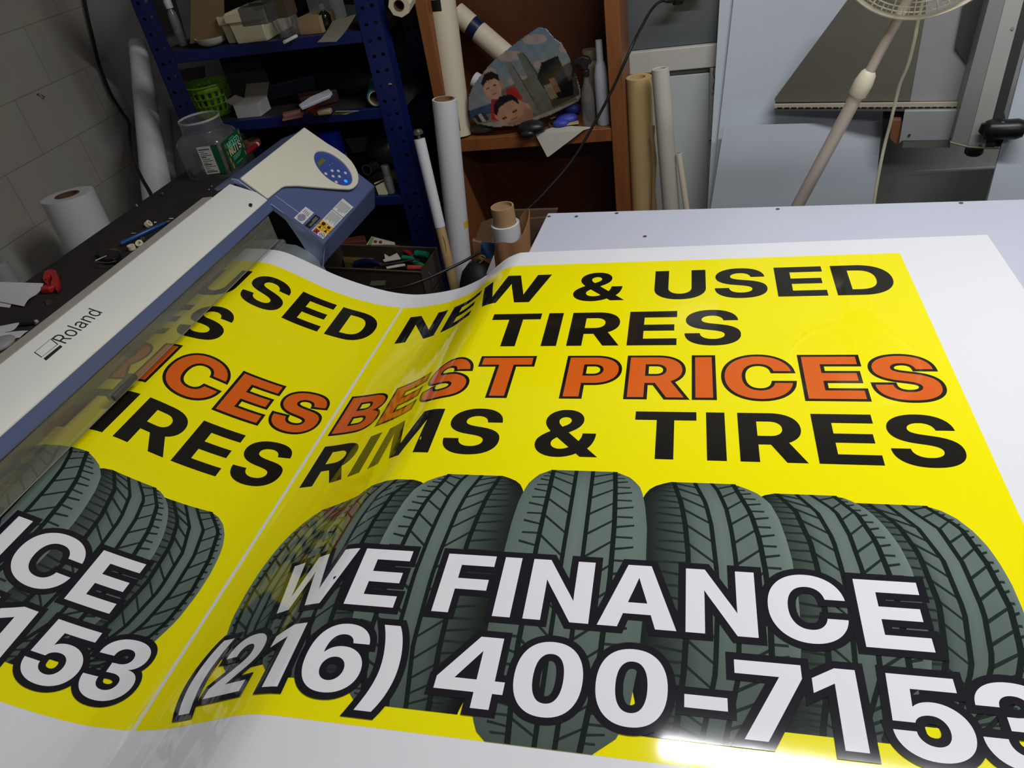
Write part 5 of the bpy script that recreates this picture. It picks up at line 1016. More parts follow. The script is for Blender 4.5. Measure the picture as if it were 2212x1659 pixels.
for i in range(13):
    z = H * (0.14 + 0.034 * i); k.face([jface(dL, u, zz, 0.0016) for u, zz in ((0.06, z), (0.5 - 0.12 * ((i * 7) % 3), z), (0.5 - 0.12 * ((i * 7) % 3), z + 0.002 + (0.002 if i % 4 == 0 else 0)), (0.06, z + 0.002 + (0.002 if i % 4 == 0 else 0)))])
obj('fine_print', k, mat('print_grey', (80, 80, 80), 0.6), lw)
for i, (u, v, s_) in enumerate(((-0.2, -0.2, 1), (0.35, -0.35, 0.8), (0.3, 0.25, 0.9))):
    k = MB(); k.ball(jp + (dR * u + tdir * v) * hw + V((0, 0, 0.020)), (0.035 * s_, 0.028 * s_, 0.018)); single('crumpled_tissue', k, mat('tissue_pink', (186, 150, 134), 0.8, bump=0.5, bscale=30), ('pinkish crumpled tissue at the near side inside the clear jar', 'pinkish crumpled tissue behind the label inside the clear jar', 'pinkish crumpled tissue at the far side inside the clear jar')[i], 'tissue', smooth=60)
# red marker, tape, black jar behind
mk = thing('marker_pen', 'red marker pen with white band lying on the bench behind the jar', 'marker', AZ(540, 330, ZB))
a, b = AZ(525, 337, ZB + 0.012), AZ(553, 314, ZB + 0.012); k = MB(); k.cyl(a, b, 0.0085, seg=14); obj('barrel', k, mat('marker_red', (150, 22, 28), 0.35), mk); d = (b - a).normalized()
k = MB(); k.cyl(b, b + d * 0.012, 0.0088, seg=14); obj('band', k, mat('band_white', (214, 190, 180), 0.4), mk); k = MB(); k.cyl(b + d * 0.012, b + d * 0.035, 0.0075, 0.004, seg=14); obj('tip', k, mat('marker_red', (150, 22, 28), 0.35), mk)
p = AZ(540, 318, ZB) + V((0, 0.02, 0)); k = MB(); k.pipe(p, p + V((0, 0, 0.020)), 0.034, 0.022, 28); single('tape_ring', k, mat('tape_brown', (112, 72, 58), 0.5), 'flat brown roll of tape lying beside the red marker', 'tape')
k = MB(); p = AZ(520, 312, ZB) + V((0, 0.03, 0)); k.lathe([(0.022, 0), (0.024, 0.04), (0.016, 0.05)], p, (0, 0, 1), 20); single('black_pot', k, M_black, 'small black pot behind the jar under the middle shelf', 'pot', smooth=50)

# ------------------------------------------------------------------ brown bookcase
YK = 2.50
M_wood = mat('bookcase_edge', (128, 76, 38), 0.5, var=0.16, scale=5, stretch=(10, 10, 1))
M_woodb = mat('bookcase_panel', (86, 46, 24), 0.5, var=0.14, scale=4, stretch=(8, 8, 1))
book = thing('bookcase', 'brown wooden bookcase holding rolls and bottles beside the blue rack', 'bookcase', (-0.55, 2.65, 0))
kl0, kl1 = AY(894, 0, YK).x, AY(920, 0, YK).x
kr0, kr1 = AY(1304, 0, YK).x, AY(1337, 0, YK).x
obj('side_panel', MB().box(kl0, kl1, YK, 2.835, 0, 1.95), M_wood, book, bevel=0.002)
obj('side_panel', MB().box(kr0, kr1, YK, 2.835, 0, 1.95), M_wood, book, bevel=0.002)
zk1, zk0 = AY(1320, 278, YK).z, AY(1320, 306, YK).z
obj('shelf', MB().box(kl1, kr0, YK + 0.004, 2.80, zk0, zk1), M_wood, book, bevel=0.002)
obj('shelf', MB().box(kl1, kr0, YK + 0.004, 2.80, 1.62, 1.66), M_wood, book, bevel=0.002)
obj('shelf', MB().box(kl1, kr0, YK + 0.004, 2.80, 0.06, 0.10), M_wood, book, bevel=0.002)
obj('back_panel', MB().box(kl1, kr0, 2.80, 2.812, 0.0, 1.95), M_woodb, book)
obj('top_panel', MB().box(kl0, kr1, YK, 2.835, 1.95, 1.98), M_wood, book)

def patch(k, p0, p1, r, a, da, h0, h1, n=6, off=0.0008):
    """a piece of tape wrapped on a roll; a = angle measured from the side facing the camera"""
    p0, p1 = V(p0), V(p1); d = (p1 - p0).normalized(); L = (p1 - p0).length
    f = (EYE - p0); f = (f - d * f.dot(d)).normalized(); s = d.cross(f)
    P = lambda q, h: p0 + d * (h * L) + (f * math.cos(q) + s * math.sin(q)) * (r + off)
    for i in range(n):
        q0, q1 = a + da * (i / n - 0.5), a + da * ((i + 1) / n - 0.5)
        k.face([P(q0, h0), P(q1, h0), P(q1, h1), P(q0, h1)])
    return k
M_tapeb = mat('tape_black', (12, 12, 12), 0.5)
# large cream roll standing on the shelf
p0 = AZ(991, 294, zk1); p0.z = zk1; p1 = AY(949, -30, p0.y + 0.05)
rr = PXM(p0, 28.5)
t = roll('vinyl_roll', 'large cream roll with black tape squares standing on the bookcase shelf', 'roll', p0 + V((0, 0, 0.006)), p1, rr, M_roll_c, M_core, rr * 0.5)
k = MB(); patch(k, p0, p1, rr, -0.1, 0.55, 0.06, 0.15); obj('tape_square', k, M_tapeb, t); k = MB(); patch(k, p0, p1, rr, -0.55, 1.0, 0.855, 0.925); obj('tape_square', k, M_tapeb, t)
# diagonal rolls behind the photo print
a, b = AY(1185, 198, 2.66), AY(986, 27, 2.735)
rr = PXM(a, 22); t = roll('vinyl_roll', 'diagonal cream roll with a navy band leaning inside the bookcase', 'roll', a, b, rr, M_roll_c, M_core, rr * 0.5)
k = MB(); d = (b - a).normalized(); c = a + (b - a) * 0.80; k.lathe([(rr + 0.0008, -0.017), (rr + 0.0016, -0.017), (rr + 0.0016, 0.017), (rr + 0.0008, 0.017)], c, d, 40, caps=False); obj('navy_band', k, mat('band_navy', (24, 30, 66), 0.35), t)
a, b = AY(1130, 232, 2.66), AY(1024, 172, 2.70)
rr = PXM(a, 17); roll('paper_roll', 'white roll end leaning behind the cream standing roll and the photo print', 'roll', a, b, rr, M_roll_w, M_core, rr * 0.4)
# white roll with yellow mark in front of the bookcase
a, b = AY(960, 214, 2.34), AY(1002, 640, 2.30); d = (b - a); f = a + d * (a.z / -d.z)
rr = PXM(a, 27); t = roll('vinyl_roll', 'tall white roll with a yellow tape mark standing before the bookcase', 'roll', f, a, rr, M_roll_w, M_core, rr * 0.8, r1=rr)
k = MB(); patch(k, f, a, rr, 1.05, 0.8, 0.60, 0.622); obj('yellow_tape', k, mat('tape_yellow', (214, 190, 40), 0.5), t)
# slim tube with a metal knob
a, b = AY(906, 300, 2.26), AY(969, 568, 2.18); d = b - a; f = a + d * (a.z / -d.z); L = (f - a).length; u = (a - f) / L
t = thing('slim_tube', 'slim white tube with metal knob and bare tan lower half leaning by the rack', 'tube', f)
rr = PXM(a, 11.5); hs = L - (AY(952, 490, 2.20) - a).length
k = MB(); k.cyl(f, f + u * hs, rr * 0.98); obj('bare_tube', k, mat('tan_tube', (176, 146, 100), 0.7, var=0.12, scale=8), t)
k = MB(); k.cyl(f + u * hs, a, rr * 1.06); obj('paper_wrap', k, M_roll_w, t)
k = MB(); k.lathe([(rr * 0.3, 0), (rr * 0.3, 0.012), (rr * 0.95, 0.014), (rr * 1.0, 0.022), (rr * 0.7, 0.030), (rr * 0.2, 0.032)], a, u, 20); obj('knob', k, mat('knob_metal', (120, 112, 104), 0.35, metal=0.8), t)
k = MB(); side = u.cross(V((0, 1, 0))).normalized()
kpts = [f + u * (hs * 0.98) + (EYE - f).normalized() * rr * 1.02 + side * 0.006, f + u * (hs - 0.06) + (EYE - f).normalized() * rr * 1.02 - side * 0.004, f + u * (hs - 0.12) + (EYE - f).normalized() * rr * 1.02 + side * 0.003]
k.path(kpts, 0.0012, 5, 4); obj('crack', k, mat('crack_brown', (96, 66, 40), 0.8), t)
# roll end at the top left of the bookcase
c = AY(857, 16, 2.44); k = MB()
t = thing('cream_roll_end', 'cream roll with a large dark hole lying above, between rack and bookcase', 'roll', c)
c = AY(862, 12, 2.40); bdir = V((-0.06, 1, 0.12)).normalized(); rr = PXM(c, 25)
k.lathe([(rr * 0.45, 0), (rr * 0.98, 0), (rr, 0.004), (rr, 0.34)], c, bdir, 8, caps=False); obj('wound_sheet', k, M_roll_c, t, smooth=20)
k = MB(); k.pipe(c - bdir * 0.001, c + bdir * 0.33, rr * 0.47, rr * 0.42, 28); obj('core', k, mat('dark_core', (96, 66, 44), 0.8), t)
# shelf contents: photo print
IMG = []
def poly_in(P, x, y): return _wind([P], x, y) != 0
OUT = [(1165, 58), (1180, 62), (1197, 82), (1212, 92), (1227, 118), (1240, 150), (1252, 185), (1255, 205), (1250, 218), (1225, 231), (1190, 248), (1150, 263), (1110, 272), (1070, 275), (1030, 268), (1017, 256), (1012, 235), (1012, 212), (1020, 190), (1035, 168), (1062, 135), (1100, 104), (1140, 74)]
def inset(P, d):
    ar = sum(P[i - 1][0] * P[i][1] - P[i][0] * P[i - 1][1] for i in range(len(P)))
    return _offset(P, d if ar < 0 else -d) if abs(sum(0 for _ in P)) == 0 else P
PIN = inset(OUT, 3.2)
def el(cx, cy, a, b, rot=0, n=20):
    r = math.radians(rot); return [(cx + a * math.cos(2 * PI * q / n) * math.cos(r) - b * math.sin(2 * PI * q / n) * math.sin(r), cy + a * math.cos(2 * PI * q / n) * math.sin(r) + b * math.sin(2 * PI * q / n) * math.cos(r)) for q in range(n)]
SHAPES = [
 ([(1010, 240), (1070, 220), (1075, 240), (1015, 258)], (60, 78, 104)), ([(1015, 258), (1075, 240), (1080, 262), (1030, 268)], (128, 112, 92)),
 ([(1024, 250), (1034, 247), (1044, 262), (1034, 265)], (40, 42, 48)), ([(1040, 245), (1048, 243), (1058, 258), (1049, 261)], (46, 46, 50)), ([(1032, 248), (1039, 245), (1050, 261), (1043, 264)], (176, 168, 150)),
 ([(1080, 195), (1180, 150), (1250, 215), (1110, 270)], (112, 102, 82)), ([(1145, 175), (1240, 130), (1252, 205), (1190, 235)], (74, 64, 52)),
 ([(1117, 117), (1128, 113), (1176, 188), (1196, 235), (1172, 240)], (108, 108, 98)), ([(1128, 113), (1136, 120), (1184, 190), (1176, 188)], (78, 78, 72)), 
 ([(1091, 138), (1101, 132), (1148, 212), (1165, 245), (1140, 240)], (120, 118, 106)), ([(1101, 132), (1108, 140), (1158, 222), (1150, 216)], (84, 82, 76)),
 ([(1170, 135), (1205, 120), (1222, 160), (1240, 200), (1205, 215), (1172, 188), (1160, 168)], (30, 30, 32)), ([(1185, 170), (1198, 168), (1212, 198), (1200, 200)], (132, 92, 62)), ([(1175, 185), (1190, 180), (1205, 210), (1190, 215)], (138, 124, 96)), ([(1208, 180), (1236, 172), (1240, 205), (1215, 212)], (22, 24, 24)),
 ([(1092, 192), (1112, 188), (1130, 212), (1120, 222), (1098, 215)], (178, 46, 34)), ([(1062, 212), (1078, 215), (1080, 245), (1076, 262), (1062, 258)], (172, 44, 34)), ([(1122, 218), (1142, 224), (1150, 238), (1128, 236)], (196, 140, 112)), ([(1100, 225), (1150, 235), (1152, 262), (1100, 270)], (168, 120, 92)),
 (el(1063, 190, 19, 25, -18), (196, 152, 124)), ([(1039, 180), (1046, 160), (1062, 154), (1076, 162), (1080, 176), (1070, 170), (1052, 174), (1044, 188)], (34, 26, 24)), (el(1084, 180, 4, 6, 0), (186, 136, 108)),
 (el(1054, 191, 4.5, 1.8, -20, 10), (52, 36, 32)), (el(1069, 184, 4.5, 1.8, -20, 10), (52, 36, 32)), (el(1068, 203, 5.5, 1.6, -25, 10), (150, 84, 76)), (el(1062, 196, 2.2, 3, -20, 10), (172, 124, 98)),
 (el(1100, 238, 34, 26, -22), (192, 142, 114)), ([(1068, 246), (1066, 226), (1080, 208), (1104, 203), (1118, 214), (1122, 226), (1108, 216), (1092, 222), (1078, 234), (1074, 250)], (28, 22, 22)),
 (el(1090, 255, 6, 2.2, -15, 10), (58, 38, 34)), (el(1112, 240, 7, 2.4, -30, 10), (52, 36, 32)), (el(1111, 256, 9, 2, -22, 10), (150, 96, 80))]
def pcol(x, y):
    if not poly_in(PIN, x, y): return (196, 180, 146)
    c = None
    t = max(0, min(1, ((x - 1010) * 0.45 + (y - 60)) / 260))
    c = (96 + 60 * t, 122 + 30 * t, 150 - 14 * t)
    if math.sin(x * 0.06 + y * 0.09) + math.sin(y * 0.13 - x * 0.03) > 0.7: c = (168, 150, 142)
    for P, k in SHAPES:
        if poly_in(P, x, y): c = k
    return c
pb = bmesh.new(); cl_ = pb.loops.layers.float_color.new('ink')
NX, NY = 124, 112
xs_ = [1010 + 248 * i / NX for i in range(NX + 1)]; ys_ = [55 + 224 * j / NY for j in range(NY + 1)]
def prp(x, y):
    s = ((x - 1130) * 0.75 + (y - 165) * 0.65) / 125.0
    return AY(x, y, 2.575 - 0.045 * (1 - s * s) + 0.0005 * (165 - y) * 0.5)
VG = {}; CG = {}
for i in range(NX):
    for j in range(NY):
        xm, ym = (xs_[i] + xs_[i + 1]) / 2, (ys_[j] + ys_[j + 1]) / 2
        if not poly_in(OUT, xm, ym): continue
        f = []
        for a_, b_ in ((i, j), (i + 1, j), (i + 1, j + 1), (i, j + 1)):
            if (a_, b_) not in VG: VG[a_, b_] = pb.verts.new(prp(xs_[a_], ys_[b_])); CG[a_, b_] = tuple(0.62 * q * (1 + 0.10 * math.sin(xs_[a_] * 0.21) * math.sin(ys_[b_] * 0.17)) for q in L3(pcol(xs_[a_], ys_[b_]))) + (1,)
            f.append((a_, b_))
        ff = pb.faces.new([VG[q] for q in f]); ff.smooth = True
        for l, q in zip(ff.loops, f): l[cl_] = CG[q]
me = bpy.data.meshes.new('photo_print'); oo = V((-0.5, 2.56, zk1 + 0.05))
for v in pb.verts: v.co -= oo
pb.to_mesh(me); pb.free()
M_photo = bpy.data.materials.new('glossy_photo_print'); M_photo.use_nodes = True; nt = M_photo.node_tree; b = nt.nodes['Principled BSDF']
at = nt.nodes.new('ShaderNodeAttribute'); at.attribute_name = 'ink'; nt.links.new(at.outputs['Color'], b.inputs['Base Color']); b.inputs['Roughness'].default_value = 0.12
tc = nt.nodes.new('ShaderNodeTexCoord'); n = nt.nodes.new('ShaderNodeTexNoise'); n.inputs['Scale'].default_value = 12; nt.links.new(tc.outputs['Object'], n.inputs['Vector'])
bp = nt.nodes.new('ShaderNodeBump'); bp.inputs['Strength'].default_value = 0.25; bp.inputs['Distance'].default_value = 0.01; nt.links.new(n.outputs['Fac'], bp.inputs['Height']); nt.links.new(bp.outputs['Normal'], b.inputs['Normal'])
me.materials.append(M_photo); po = bpy.data.objects.new('photo_print', me); C.objects.link(po); po.location = oo
so = po.modifiers.new('solid', 'SOLIDIFY'); so.thickness = 0.0012; so.offset = -1
po['label'] = 'glossy curled photo print of a boy and a man, propped on the bookcase shelf'; po['category'] = 'photo'
# bottles at the right of the shelf
sb = thing('spray_bottle', 'clear spray bottle with black trigger on the bookcase shelf', 'spray bottle', AZ(1272, 274, zk1))
p = AZ(1274, 272, zk1) + V((0, 0, 0.0015)); hb = AY(1266, 166, p.y).z - zk1; rr = PXM(p, 14)
k = MB(); k.lathe([(rr * 0.9, 0), (rr, 0.004), (rr, hb * 0.62), (rr * 0.8, hb * 0.76), (rr * 0.4, hb * 0.9), (rr * 0.38, hb)], p, (0, 0, 1), 24); obj('bottle_body', k, M_bottle, sb, smooth=50)
k = MB(); k.lathe([(rr * 0.55, hb), (rr * 0.6, hb + 0.022)], p, (0, 0, 1), 16)
hx = [AY(x, y, p.y - 0.012) for x, y in ((1232, 138), (1238, 128), (1258, 122), (1272, 126), (1277, 138), (1270, 140), (1268, 152), (1258, 152), (1255, 141), (1244, 140))]
k.prism(hx, (0, 0.024, 0)); obj('trigger_head', k, M_black, sb, bevel=0.002)
k = MB(); k.path([AY(x, y, p.y) for x, y in ((1248, 140), (1240, 150), (1238, 162))], 0.004, 6, 4); obj('trigger', k, M_black, sb)
bottle('white_bottle', 'tall white bottle at the right end of the bookcase shelf', (1305, 268), zk1, 152, 29, mat('bottle_grey_white', (166, 172, 180), 0.45), None, [(0.95, 0), (1, 0.02), (1, 0.60), (0.72, 0.72), (0.50, 0.76), (0.48, 0.99)], ymin=YK + 0.03)
bottle('cream_bottle', 'cream bottle behind the spray bottle on the bookcase shelf', (1284, 258), zk1, 118, 34, mat('bottle_cream', (150, 138, 116), 0.5), mat('cap_tan', (120, 106, 84), 0.5), [(0.95, 0), (1, 0.02), (1, 0.80), (0.9, 0.85)], capw=0.92, ymin=2.66)
k = MB(); 
for q in ((1215, 228, 0.035, 0.02), (1238, 232, 0.03, 0.022), (1225, 250, 0.042, 0.018), (1212, 258, 0.03, 0.014)):
    pz = AZ(q[0], q[1] + 18, zk1) + V((0, 0, q[3] + 0.002)); k.ball(pz, (q[2], q[2] * 0.7, q[3]))
single('blue_glove', k, mat('glove_blue', (58, 66, 158), 0.5, bump=0.4, bscale=50), 'crumpled blue glove between the photo print and the spray bottle', 'glove', smooth=60)
pz = AZ(1150, 292, zk1); k = MB(); k.ball(pz + V((0, 0.01, 0.024)), (0.052, 0.035, 0.024)); k.ball(pz + V((-0.012, -0.028, 0.014)), (0.026, 0.012, 0.013)); single('black_pouch', k, mat('pouch_black', (26, 25, 28), 0.4), 'black pouch under the lower edge of the photo print', 'pouch', smooth=60)
k = MB(); pz = AZ(1038, 294, zk1); k.ball(pz + V((0, 0.03, 0.018)), (0.05, 0.028, 0.018)); single('plastic_bag', k, mat('bag_grey', (92, 86, 74), 0.4, bump=0.5, bscale=40), 'crumpled grey plastic bag beside the foot of the cream roll', 'bag', smooth=60)
k = MB(); k.path([AZ(x, y, zk1 + h) for x, y, h in ((1178, 272, 0.004), (1195, 262, 0.012), (1210, 268, 0.004), (1200, 276, 0.004), (1185, 266, 0.012), (1205, 255, 0.006), (1220, 272, 0.004))], 0.0022, 6, 5); single('tan_cord', k, mat('cord_tan', (112, 84, 52), 0.6), 'tangled tan cord on the shelf below the blue glove', 'cord')
a, b = AZ(1189, 256, zk1 + 0.014), AZ(1216, 250, zk1 + 0.016); k = MB(); k.cyl(a, b, 0.0026, seg=8); single('white_stick', k, mat('cap_white', (205, 203, 196), 0.5), 'thin white stick lying by the black pouch on the bookcase shelf', 'stick')
e0 = zk1
q = [AZ(1176, 282, e0 + 0.004), AZ(1288, 276, e0 + 0.004), AZ(1262, 302, e0 + 0.006), AZ(1157, 299, e0 + 0.006)]
tl, tr = AZ(1205, 271, e0 + 0.005), AZ(1285, 275, e0 + 0.005)
fl, fr = AY(1157, 298, YK - 0.006), AY(1262, 300, YK - 0.006); bl, br = AY(1182, 339, YK - 0.02), AY(1186, 338, YK - 0.02)
k = MB()
def drape(i, j):
    top_ = tl * (1 - i) + tr * i; mid_ = fl * (1 - i) + fr * i; mid_.z = max(mid_.z, e0 + 0.004); low_ = bl * (1 - i) + br * i
    return top_ * (1 - j / 0.5) + mid_ * (j / 0.5) if j <= 0.5 else mid_ * (1 - (j - 0.5) / 0.5) + low_ * ((j - 0.5) / 0.5)
k.sheet(drape, 10, 10, 0.0008); single('draped_paper', k, mat('paper_offwhite', (186, 182, 170), 0.8), 'off-white paper draped over the front edge of the bookcase shelf', 'paper', smooth=40)
pk = [AZ(1216, 272, e0 + 0.010), AZ(1250, 268, e0 + 0.010), AZ(1250, 262, e0 + 0.010), AZ(1215, 264, e0 + 0.010)]
k = MB(); k.prism(pk, (0, 0, 0.003)); single('yellow_note', k, mat('note_yellow', (178, 164, 112), 0.8), 'pale yellow note lying beside the blue glove', 'note')

# ------------------------------------------------------------------ wall section right of the bookcase
x0w, x1w = AY(1342, 60, YB).x, AY(1556, 60, YB).x
k = MB(); k.box(x0w - 0.03, x1w + 0.02, YB - 0.012, YB - 0.006, AY(1450, 98, YB).z, 2.1); struct('window_1', k, mat('dark_pane', (92, 98, 100), 0.18, var=0.10, scale=2))
k = MB(); k.box(x0w - 0.03, x1w + 0.02, YB - 0.035, YB - 0.001, AY(1450, 148, YB).z, AY(1450, 100, YB).z); struct('trim_1', k, mat('trim_white', (196, 194, 186), 0.6, var=0.06), bevel=0.003)
za_ = AY(1490, 146, YB).z
k = MB(); k.box(AY(1438, 300, YB - 0.02).x, AY(1531, 300, YB - 0.02).x, YB - 0.018, YB - 0.001, 0.2, AY(1490, 158, YB).z); struct('trim_2', k, mat('trim_pale', (190, 198, 196), 0.6, var=0.05), bevel=0.002)
k = MB(); k.cyl((AY(1543, 300, YB - 0.03).x, YB - 0.03, 0.0), (AY(1543, 300, YB - 0.03).x, YB - 0.03, za_), 0.022, seg=20); single('wall_pipe', k, mat('pipe_white', (186, 188, 190), 0.5, var=0.06), 'white cracked pipe running down the wall left of the white boards', 'pipe')
M_crack = mat('crack_dark', (66, 56, 48), 0.9)
k = MB(); k.path([AY(x, y, YB - 0.054) for x, y in ((1543, 142), (1541, 160), (1545, 172), (1540, 190), (1546, 200), (1538, 201))], 0.0016, 5); struct('trim_3', k, M_crack)
k = MB(); k.path([AY(x, y, YB - 0.056) for x, y in ((1531, 305), (1542, 302), (1551, 305))], 0.0022, 5); struct('trim_4', k, M_crack)
k = MB(); k.path([AY(1352, 154, YB - 0.002), AY(1554, 140, YB - 0.002)], 0.0022, 5); struct('trim_5', k, M_crack)
zl = AY(2000, 366, YB).z
k = MB(); k.box(AY(1880, 370, YB).x, 3.19, YB - 0.03, YB - 0.001, AY(2000, 378, YB).z * 0.0, zl); struct('baseboard_back', k, mat('ledge_grey', (176, 178, 174), 0.7, var=0.08, scale=5), bevel=0.002)

# rolls right of the bookcase
p1 = AY(1380, 166, 2.63); rr = PXM(p1, 27.5); t = roll('kraft_roll', 'thick tan roll standing right of the bookcase', 'roll', (p1.x, p1.y, 0), p1, rr, mat('roll_tan', (196, 168, 116), 0.6, var=0.07, scale=6), None)
p1 = AY(1426, 148, 2.54); b = AY(1447, 415, 2.51); d = b - p1; f = p1 + d * (p1.z / -d.z); rr = PXM(p1, 19)
roll('paper_roll', 'tall greyish white roll next to the tan roll', 'roll', f, p1, rr * 1.12, mat('roll_offwhite', (190, 186, 174), 0.6, var=0.04), None, r1=rr)
p1 = AY(1466, 332, 2.50); b = AY(1478, 415, 2.47); d = b - p1; f = p1 + d * (p1.z / -d.z); rr = PXM(p1, 6.5)
roll('slim_roll', 'slim cream roll right of the tall greyish white roll', 'roll', f, p1, rr, M_roll_c, M_core, rr * 0.6)
k = MB(); sc = [AY(x, y, 2.56) for x, y in ((1404, 270), (1414, 272), (1413, 300), (1418, 345), (1415, 410), (1420, 470), (1408, 470), (1411, 340), (1406, 305))]
k.prism(sc, (0.001, 0.003, 0)); single('kraft_scrap', k, mat('kraft', (176, 142, 96), 0.75, var=0.1), 'torn strip of kraft paper between the tan roll and the greyish roll', 'paper')

# ------------------------------------------------------------------ white boards leaning on the back wall
M_board = mat('foam_board_white', (186, 194, 203), 0.5, var=0.02)
def board(label, px, y0, y1, zlo, th=0.006, m=None):
    """board leaning back: y0 at picture row 440, y1 at row 0; sides follow px left/right lines; foot continued down"""
    P = [AY(x, y, y0 + (y1 - y0) * (440 - y) / 440.0) for x, y in px]
    tl_, tr_, br_, bl_ = P
    def down(a, b): d_ = b - a; return a + d_ * ((a.z - zlo) / -d_.z)
    bl2, br2 = down(tl_, bl_), down(tr_, br_)
    n_ = (tr_ - tl_).cross(bl2 - tl_).normalized(); 
    if n_.y < 0: n_ = -n_
    k = MB(); k.prism([tl_, tr_, br2, bl2], n_ * th); return single('white_board', k, m or M_board, label, 'board', 'white boards leaning on the back wall')
board('rearmost white board with its left edge free beside the wall pipe', [(1557, -40), (1930, -40), (1890, 440), (1529, 440)], 2.66, 2.815, 0.0)
board('large white board just in front of the rearmost one', [(1589, -40), (1930, -40), (1890, 440), (1535, 440)], 2.648, 2.80, 0.0)
board('low white board whose top edge lies under the cutter', [(1564, 272), (1906, 262), (1888, 440), (1537, 440)], 2.60, 2.74, 0.0)
board('white board at the right edge standing before the cutter', [(2212, 122), (2420, 110), (2420, 440), (2131, 440)], 2.40, 2.56, 0.0)
board('white board behind the right edge board, only a sliver showing', [(2205, 185), (2420, 170), (2420, 440), (2128, 440)], 2.415, 2.575, 0.0)

# ------------------------------------------------------------------ sheet cutter hanging on the wall
cL = AY(1674, 222, 2.665); ce = V((0.9716, -0.2368, 0)); cn_ = V((-0.2368, -0.9716, 0))   # cn_ points to the camera
cut = thing('sheet_cutter', 'wall mounted sheet cutter with grey rail, ruler and black handle', 'cutter', cL)
def CP(px, py, out=0.0): return AP(px, py, cL + cn_ * out, cn_)
M_cbed = mat('cutter_bed', (100, 98, 86), 0.55, var=0.04)
k = MB(); k.prism([CP(x, y) for x, y in ((1673, 214), (1858, -36), (2011, -36), (1966, 219), (1675, 222))], -cn_ * 0.018); obj('bed_panel', k, M_cbed, cut, bevel=0.002)
k = MB(); k.prism([CP(x, y, -0.004) for x, y in ((1966, 219), (2011, -36), (2150, -36), (2090, 219))], -cn_ * 0.012); obj('side_panel', k, mat('cutter_grey', (150, 150, 152), 0.5), cut)
k = MB(); k.prism([CP(x, y, 0.006) for x, y in ((2062, 103), (2090, -36), (2150, -36), (2089, 138))], -cn_ * 0.006); obj('dark_sheet', k, mat('cutter_dark', (62, 64, 58), 0.5), cut)
k = MB(); k.prism([CP(x, y, 0.003) for x, y in ((1674, 224), (2075, 219), (2074, 228.5), (1674, 231))], cn_ * 0.012); rl = obj('ruler', k, mat('ruler_cream', (178, 170, 150), 0.5), cut)
k = MB()
for i in range(26):
    x = 1679 + i * 15.2; yb_ = 232 - i * 0.06; k.prism([CP(x, yb_, 0.0152), CP(x + 11, yb_, 0.0152), CP(x + 11, yb_ + 2.6, 0.0152), CP(x, yb_ + 2.6, 0.0152)], cn_ * 0.0006)
obj('ruler_marks', k, M_black, rl)
k = MB(); k.prism([CP(x, y, 0.0) for x, y in ((1674, 231), (2074, 229), (2073, 238), (1674, 236))], cn_ * 0.014); obj('ruler_bar', k, mat('ruler_bar', (88, 84, 80), 0.5), cut)
k = MB(); k.prism([CP(x, y, -0.01) for x, y in ((1675, 221), (2075, 216), (2075, 222), (1675, 225))], cn_ * 0.012); obj('bed_edge', k, mat('edge_brown', (94, 74, 62), 0.6), cut)
M_cg = mat('cutter_light', (158, 162, 162), 0.45)
k = MB(); k.prism([CP(x, y, 0.03) for x, y in ((1954, 240), (2075, 238), (2062, 303), (1948, 305), (1941, 312))], -cn_ * 0.05); bb = obj('base_box', k, M_cg, cut, bevel=0.002)
k = MB(); k.prism([CP(x, y, 0.03) for x, y in ((1951, 306), (2052, 303), (2052, 319), (1949, 319))], -cn_ * 0.05); obj('base_lip', k, mat('cutter_green_grey', (104, 108, 98), 0.5), cut)
k = MB(); k.cyl(CP(1964.5, 292, 0.031), CP(1964.5, 292, 0.033), 0.004, seg=12); obj('screw_hole', k, M_black, bb)
k = MB(); k.prism([CP(x, y, 0.02) for x, y in ((1925, 258), (1947, 258), (1944, 312), (1932, 312), (1921, 300))], -cn_ * 0.06); obj('wood_block', k, mat('wood_block', (126, 82, 52), 0.7, var=0.12), cut, bevel=0.003)
k = MB(); k.prism([CP(x, y, -0.005) for x, y in ((1908, 238), (1955, 238), (1950, 260), (1906, 300))], -cn_ * 0.03); obj('gap_shade', k, M_black, cut)  # black sheet stands for the shade inside the gap
# rail
R0, R1, R2, R3 = CP(2153, -60, 0.07), CP(2227, -60, 0.07), CP(2127, 319, 0.07), CP(2056, 305, 0.07)
mT, mB = R0 + (R1 - R0) * 0.46, R3 + (R2 - R3) * 0.50
k = MB(); loft(k, [R3, mB + cn_ * 0.006, R2, R2 - cn_ * 0.075, R3 - cn_ * 0.075 - ce * 0.01], [R0, mT + cn_ * 0.006, R1, R1 - cn_ * 0.075, R0 - cn_ * 0.075 - ce * 0.01]); rail = obj('rail', k, mat('rail_grey', (140, 143, 140), 0.4, var=0.03), cut, smooth=10)
k = MB(); k.prism([mT + cn_ * 0.0065, R1 + cn_ * 0.0006, R2 + cn_ * 0.0006, mB + cn_ * 0.0065], cn_ * 0.0015); obj('rail_right_half', k, mat('rail_light', (172, 172, 166), 0.4, var=0.03), cut)  # right half of the rail, given a lighter colour
k = MB(); e_ = (R2 - R1); k.prism([R1 + ce * 0.001, R2 + ce * 0.001, R2 + ce * 0.026 , R1 + ce * 0.026], -cn_ * 0.06); obj('rail_flank', k, mat('rail_dark', (58, 62, 60), 0.5), cut)
for px in ((2187, 61), (2118, 313)): k = MB(); p = CP(*px, 0.073); k.cyl(p, p + cn_ * 0.003, 0.0045, seg=12); obj('screw', k, MATS['steel'], cut)
